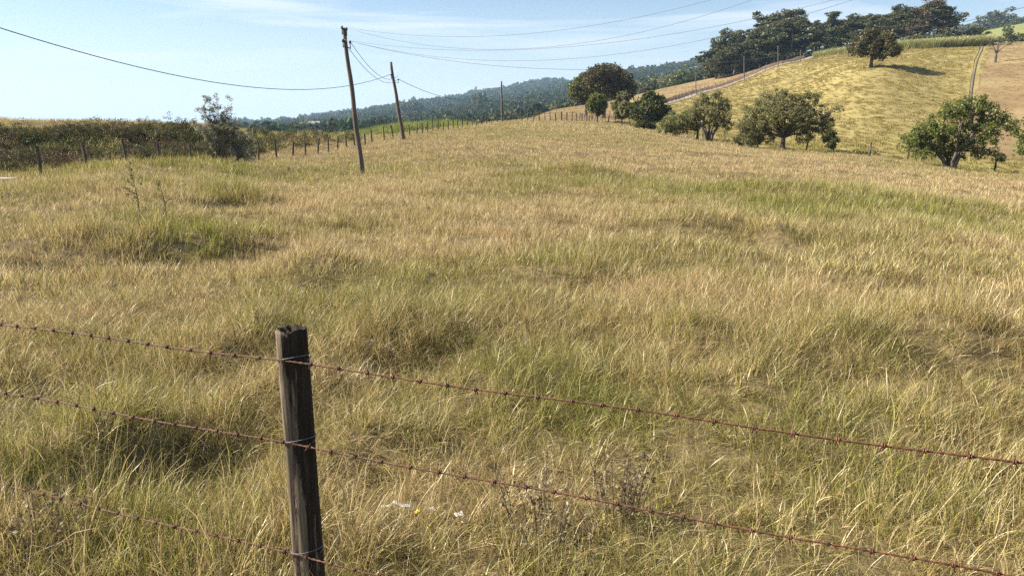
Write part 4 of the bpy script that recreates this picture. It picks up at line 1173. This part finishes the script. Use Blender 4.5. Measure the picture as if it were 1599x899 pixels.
def line_fit(name, A, B, mids, r, mat, label, group=None, zB=None):
    """wire A-B; its sag and far height follow two sight points (px, py)"""
    A = Vector(A); B = Vector(B)
    rows = []; rhs = []
    for px, py in mids:
        x, y, z = ray(px, py)
        # t along the ground line A-B where bearing = px (bearing varies with row, use the true ray)
        dx, dy = B.x - A.x, B.y - A.y
        t = (A.y * x - A.x * y) / (dx * y - dy * x)
        k = (A.x + dx * t) / x if abs(x) > 1e-6 else (A.y + dy * t) / y
        zt = HCAM + z * k
        rows.append((t, -4 * t * (1 - t))); rhs.append(zt - A.z)
    if zB is not None:
        rows.append((1, 0)); rhs.append(zB - A.z)
    sol = np.linalg.lstsq(np.array(rows), np.array(rhs), rcond=None)[0]
    bz, sag = A.z + sol[0], sol[1]
    n = 48; P = []
    for k in range(n + 1):
        t = k / n
        P.append(Vector((A.x + (B.x - A.x) * t, A.y + (B.y - A.y) * t, A.z + (bz - A.z) * t - 4 * sag * t * (1 - t))) )
    mb = MB(); mb.tube([p - A for p in P], r, 5)
    o = mb.build(name, mat, None, True); o.location = A
    tag(o, label, 'cable', group)
    return P[-1]
far = place(2050, 27)
g1 = 'overhead wires from the nearest pole to the right'
W_ = [(P1[3][1], [(780, 56), (1060, 13)], 'thin overhead wire, uppermost of the fan from the nearest pole'),
      (P1[3][0], [(740, 77), (1060, 36)], 'thin overhead wire, second from the top of the fan'),
      (P1[3][3], [(760, 79), (1180, 29)], 'thin overhead wire, third and middle of the fan'),
      (P1[3][2], [(780, 95), (1060, 70)], 'thin overhead wire, fourth from the top of the fan'),
      (P1[3][2], [(800, 105), (1599, 12)], 'overhead wire, lowest of the fan, passing in front of the wood')]
ends = []
for k, (A, mids, lb) in enumerate(W_):
    ends.append(line_fit('overhead_wire', A, (far.x + .05 * k, far.y, 0), mids, .0055, M_alu if k < 4 else M_cable, lb, g1))
zt = max(e.z for e in ends) + .3
root = empty('utility_pole', far, 'wooden pole out at the right carrying the fan of wires', 'utility pole')
mb = MB(); mb.tube([(0, .14, -.5), (0, .14, (zt - far.z) * .5), (0, .14, zt - far.z)], [.15, .13, .1], 12); mb.build('shaft', M_pole, root, True)
leftp = place(-380, 25)
pA = Vector(P2[3][0])
e = line_fit('overhead_wire', pA, (leftp.x, leftp.y, 0), [(400, 137), (0, 44)], .017, M_cable, 'thick black cable sagging across the left of the sky to the second pole')
root = empty('utility_pole', leftp, 'wooden pole out at the left carrying the thick cable', 'utility pole')
mb = MB(); mb.tube([(0, .14, -.5), (0, .14, 3), (0, .14, e.z - leftp.z + .3)], [.15, .13, .1], 12); mb.build('shaft', M_pole, root, True)
line_fit('overhead_wire', P1[3][2], P2[3][1], [(580, 108)], .012, M_cable, 'short wire sagging from the nearest pole to the second pole, upper of two', zB=P2[3][1].z + .25)
line_fit('overhead_wire', P1[3][3], P2[3][1], [(575, 112)], .012, M_cable, 'short wire sagging from the nearest pole to the second pole, lower of two', zB=P2[3][1].z)
line_fit('overhead_wire', P2[3][1], P3[3][0], [(695, 152)], .02, M_cable, 'wire sagging from the second pole to the pole on the crest', zB=P3[3][0].z)
line_fit('overhead_wire', P3[3][0], P4[3][0], [(830, 149)], .012, M_alu, 'faint wire from the crest pole to the small dark pole', zB=P4[3][0].z)

# ------------------------------------------------------------------ near fence with barbed wire
PX, PY = -.887, 2.862
dirv = Vector((1, -.378, 0)).normalized()
def weathered_post(h, r, seed, lean=(0, 0)):
    g = np.random.default_rng(seed)
    n, m = 40, 60
    V = []; ph = g.random(6) * 6.28
    for i in range(m + 1):
        z = -.4 + (h + .4) * i / m
        for k in range(n):
            a = 2 * math.pi * k / n
            rr = r * (1 + .07 * math.cos(2 * a + ph[0]) + .045 * math.cos(3 * a + ph[1] + z * .5) + .022 * math.sin(9 * a + ph[2] + 2 * math.sin(z * 3)) + .02 * math.sin(17 * a + ph[3] + z * 1.5) + .02 * math.sin(z * 7 + ph[4]))
            rr -= .010 * max(0, math.cos(a * 1 - 4.55 + .2 * math.sin(z * 4))) ** 30 * (1 if z < h * .9 else .3)
            rr *= 1.0 + .04 * (h - z) / h
            zz = z + ((.007 * math.sin(2 * a + ph[5]) + .003 * math.sin(7 * a)) if i == m else 0)
            V.append((math.cos(a) * rr + lean[0] * z, math.sin(a) * rr + lean[1] * z, zz))
    Fq = [(i * n + k, i * n + (k + 1) % n, (i + 1) * n + (k + 1) % n, (i + 1) * n + k) for i in range(m) for k in range(n)]
    # end grain rings
    base = m * n
    cur = base
    for j, f in enumerate((.93, .7, .45, .2)):
        st = len(V)
        for k in range(n):
            x, y, z = V[base + k]
            cz = h + (.004 if j == 0 else -.006 * j) + .005 * math.sin(5 * k / n * 6.28 + j) + (-.010 if (abs(k - 12) < 2 and j < 3) else 0) + (-.006 if abs(k - 30) < 2 else 0)
            V.append((lean[0] * h + (x - lean[0] * z) * f, lean[1] * h + (y - lean[1] * z) * f, cz))
        Fq += [(cur + k, cur + (k + 1) % n, st + (k + 1) % n, st + k) for k in range(n)]
        cur = st
    V.append((lean[0] * h, lean[1] * h, h - .02)); c = len(V) - 1
    me = bpy.data.meshes.new('post')
    me.from_pydata(V, [], Fq + [(cur + k, cur + (k + 1) % n, c) for k in range(n)])
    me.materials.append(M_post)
    me.polygons.foreach_set('use_smooth', [True] * len(me.polygons)); me.update()
    return me
gz = hz(PX, PY)
topz = HCAM - .828
nf = empty('barbed_wire_fence', (PX, PY, gz), 'near fence of a dark weathered post and rusty barbed wires in the foreground', 'fence')
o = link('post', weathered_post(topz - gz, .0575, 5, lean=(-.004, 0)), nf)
ends2 = []
for sg in (-1, 1):
    p = Vector((PX, PY, 0)) + dirv * (3.9 * sg)
    g0 = hz(p.x, p.y)
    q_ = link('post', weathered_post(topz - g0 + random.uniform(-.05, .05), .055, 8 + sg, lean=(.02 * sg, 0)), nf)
    q_.location = (p.x - PX, p.y - PY, g0 - gz)
def barbed(zrel_, sagL, sagR, seed):
    rs = random.Random(seed); mb = MB()
    side = Vector((dirv.y, -dirv.x, 0)).normalized()
    def at(s):
        L_ = 3.9
        u = s / L_
        sag = (sagR if s > 0 else sagL)
        return Vector((PX, PY, HCAM + zrel_)) + dirv * s + side * .062 + Vector((0, 0, -4 * sag * abs(u) * (1 - abs(u)) + .004 * math.sin(s * 5 + seed)))
    for ph in (0, math.pi):
        P = []
        N_ = 700
        for k in range(N_ + 1):
            s = -3.95 + 7.9 * k / N_
            a = s * 2 * math.pi / .055 + ph
            P.append(at(s) + Vector((0, 0, math.cos(a))) * .0023 + side * math.sin(a) * .0023)
        mb.tube([p - Vector((PX, PY, gz)) for p in P], .0021, 5)
    s = -3.9 + rs.random() * .1
    while s < 3.9:
        c = at(s) - Vector((PX, PY, gz))
        # wrap and two crossed points
        for k in range(2):
            cc = c + dirv * (.006 * (k - .5))
            ring = [cc + (Vector((0, 0, math.cos(a))) + side * math.sin(a)) * .0062 for a in np.linspace(0, 6.28 * 1.3, 12)]
            mb.tube(ring, .0024, 5)
            a = rs.random() * 3.14
            v = Vector((0, 0, math.cos(a))) + side * math.sin(a) + dirv * rs.uniform(-.5, .5)
            v.normalize()
            mb.tube([cc - v * .019, cc + v * .019], [.0022, .0011] if k else [.0011, .0022], 4)
        s += .118 + rs.uniform(-.012, .012)
    mb.build('barbed_wire', M_rust, nf, True)
barbed(-.945, .006, .004, 1)
barbed(-1.30, .006, .003, 2)
barbed(-1.81, .01, .0, 3)

for zz, r_ in ((-.945, .0655), (-1.30, .0665), (-1.81, .068)):
    mb = MB(); c = Vector((-.0, 0, HCAM + zz - gz))
    mb.tube([c + Vector((math.cos(a) * r_, math.sin(a) * r_, .01 * math.sin(a * 1.5) + .002 * a)) for a in np.linspace(-.4, 6.4, 40)], .0014, 5)
    mb.build('tie_wire', M_alu, nf, True)

# ------------------------------------------------------------------ small things in the grass
def weed(px, py, h, seed, label, mat, bare=True):
    x_, y_, d_ = ground_hit(px, py)
    g = np.random.default_rng(seed)
    root = empty('weed', (x_, y_, hz(x_, y_)), label, 'weed')
    mb = MB(); C = []
    lean_ = g.normal(-.12, .1)
    top = Vector((lean_ * h, 0, h)); pts = [Vector((0, 0, -.1)), Vector((lean_ * h * .3, .02, h * .5)), top]
    mb.tube(pts, [.012, .009, .003], 6)
    for k in range(16):
        f = .2 + .78 * k / 15
        p = pts[0].lerp(top, f); a = g.random() * 6.28; l = h * .28 * (1.1 - f)
        e = p + Vector((math.cos(a) * l, math.sin(a) * l, l * .8)); mb.tube([p, e], [.005, .002], 4); C += [tuple(p.lerp(e, .5)), tuple(e)] if k % 2 else [tuple(e)]
    mb.build('stem', M_bark, root)
    V, F, rnd = leaves(C, np.full(len(C), .05), 6, .016, g=g, elong=3.4)
    link('foliage', mesh_np('foliage', V, F, mat, dict(rnd=rnd)), root)
weed(222, 362, 1.15, 1, 'tall thin leaning weed stalk in front of the dark grass hollow', M_lf_dark)
weed(262, 352, .8, 2, 'shorter upright weed right of the tall leaning stalk', M_lf_fresh)
M_dry = leaf_mat('dry_leaf', [(0, (.10, .075, .04)), (.5, (.22, .17, .09)), (1, (.36, .29, .17))])
def leafy(px, py, w, h, seed, label, mat, nlf=20, leaf=.013):
    x_, y_, d_ = ground_hit(px, py); g = np.random.default_rng(seed)
    root = empty('leafy_weed', (x_, y_, hz(x_, y_)), label, 'weed')
    mb = MB(); C = []
    for k in range(nlf):
        a = g.random() * 6.28; r = w * math.sqrt(g.random()); zt_ = h * (.5 + .6 * g.random())
        b0 = Vector((math.cos(a) * r * .5, math.sin(a) * r * .5, -.03)); e = Vector((math.cos(a) * r, math.sin(a) * r, zt_))
        mb.tube([b0, b0.lerp(e, .5) + Vector((0, 0, .04)), e], [.003, .0025, .0012], 5)
        for f in (.45, .65, .85, 1.0): C.append(tuple(b0.lerp(e, f)))
    mb.build('stem', M_bark, root)
    V, F, rnd = leaves(C, np.full(len(C), .035), 6, leaf, g=g, elong=2.0)
    link('foliage', mesh_np('foliage', V, F, mat, dict(rnd=rnd)), root)
leafy(850, 850, .32, .42, 5, 'dry pale leaved weed at the bottom middle, right of the near post', M_dry)
leafy(965, 815, .22, .40, 6, 'half dry leafy weed right of the pale leaved one under the wire', M_dry)
leafy(60, 880, .30, .36, 7, 'pinkish dry leafy weed in the bottom left corner', M_dry)
# litter
def litter(name, cpx, pieces, mat, label, cat):
    x_, y_, d_ = ground_hit(*cpx); z_ = hz(x_, y_) + .06
    mb = MB()
    for (ox, oy, oz, l, w, rz) in pieces:
        c, s_ = math.cos(rz), math.sin(rz); n = 7; V = []; F = []
        for i in range(n + 1):
            t = i / n - .5
            for j in (-.5, 0, .5):
                V.append((ox + c * t * l - s_ * j * w, oy + s_ * t * l + c * j * w, oz + .004 * math.sin(i * 1.3 + ox * 9) + .01 * abs(j)))
        for i in range(n):
            for j in range(2): F.append((i * 3 + j, i * 3 + 3 + j, i * 3 + 4 + j, i * 3 + 1 + j))
        mb.add(V, F)
    o = mb.build(name, mat, None, True); o.location = (x_, y_, z_)
    md = o.modifiers.new('thickness', 'SOLIDIFY'); md.thickness = .003
    tag(o, label, cat)
litter('plastic_scrap', (628, 800), [(0, 0, 0, .13, .025, -.4), (-.09, .02, -.02, .06, .02, .2)], M_white, 'torn white plastic strip lying in the grass right of the near post', 'litter')
litter('plastic_scrap', (672, 805), [(0, 0, -.01, .06, .03, .1)], M_white, 'small white plastic shred between the strip and the crumpled one', 'litter')
litter('plastic_scrap', (718, 818), [(0, 0, 0, .05, .04, .5), (.03, -.02, -.03, .04, .03, 1.2)], M_white, 'crumpled white plastic shred, rightmost of the litter in the grass', 'litter')
litter('fallen_leaf', (652, 812), [(0, 0, 0, .035, .022, 1.1)], M_yellow, 'single bright yellow leaf beside the white litter', 'leaf')
# pale board at the far left edge
b = place(-6, 27)
mb = MB(); mb.box((0, 0, .28), (1.1, .5, .09), .1)
o = mb.build('board', M_white, None); o.location = b
tag(o, 'pale board lying in the grass at the far left edge', 'board')

# ------------------------------------------------------------------ air
def haze():
    m, N, L = newmat('air')
    pv = N.new('ShaderNodeVolumePrincipled'); pv.inputs['Density'].default_value = HAZE
    pv.inputs['Color'].default_value = (.50, .74, 1.0, 1); pv.inputs['Anisotropy'].default_value = .2
    o = N.new('ShaderNodeOutputMaterial'); L.new(pv.outputs[0], o.inputs['Volume'])
    z0 = float(Z.min()) - 1; z1 = float(Z.max()) + 12
    mb = MB(); mb.box((0, 0, (z0 + z1) / 2), (8600, 8600, z1 - z0))
    o = mb.build('haze', m, None)
    tag(o, 'thin bluish air over the valley and far hills', 'haze', kind='stuff')
    o.display_type = 'WIRE'
HAZE = 0.00014
haze()
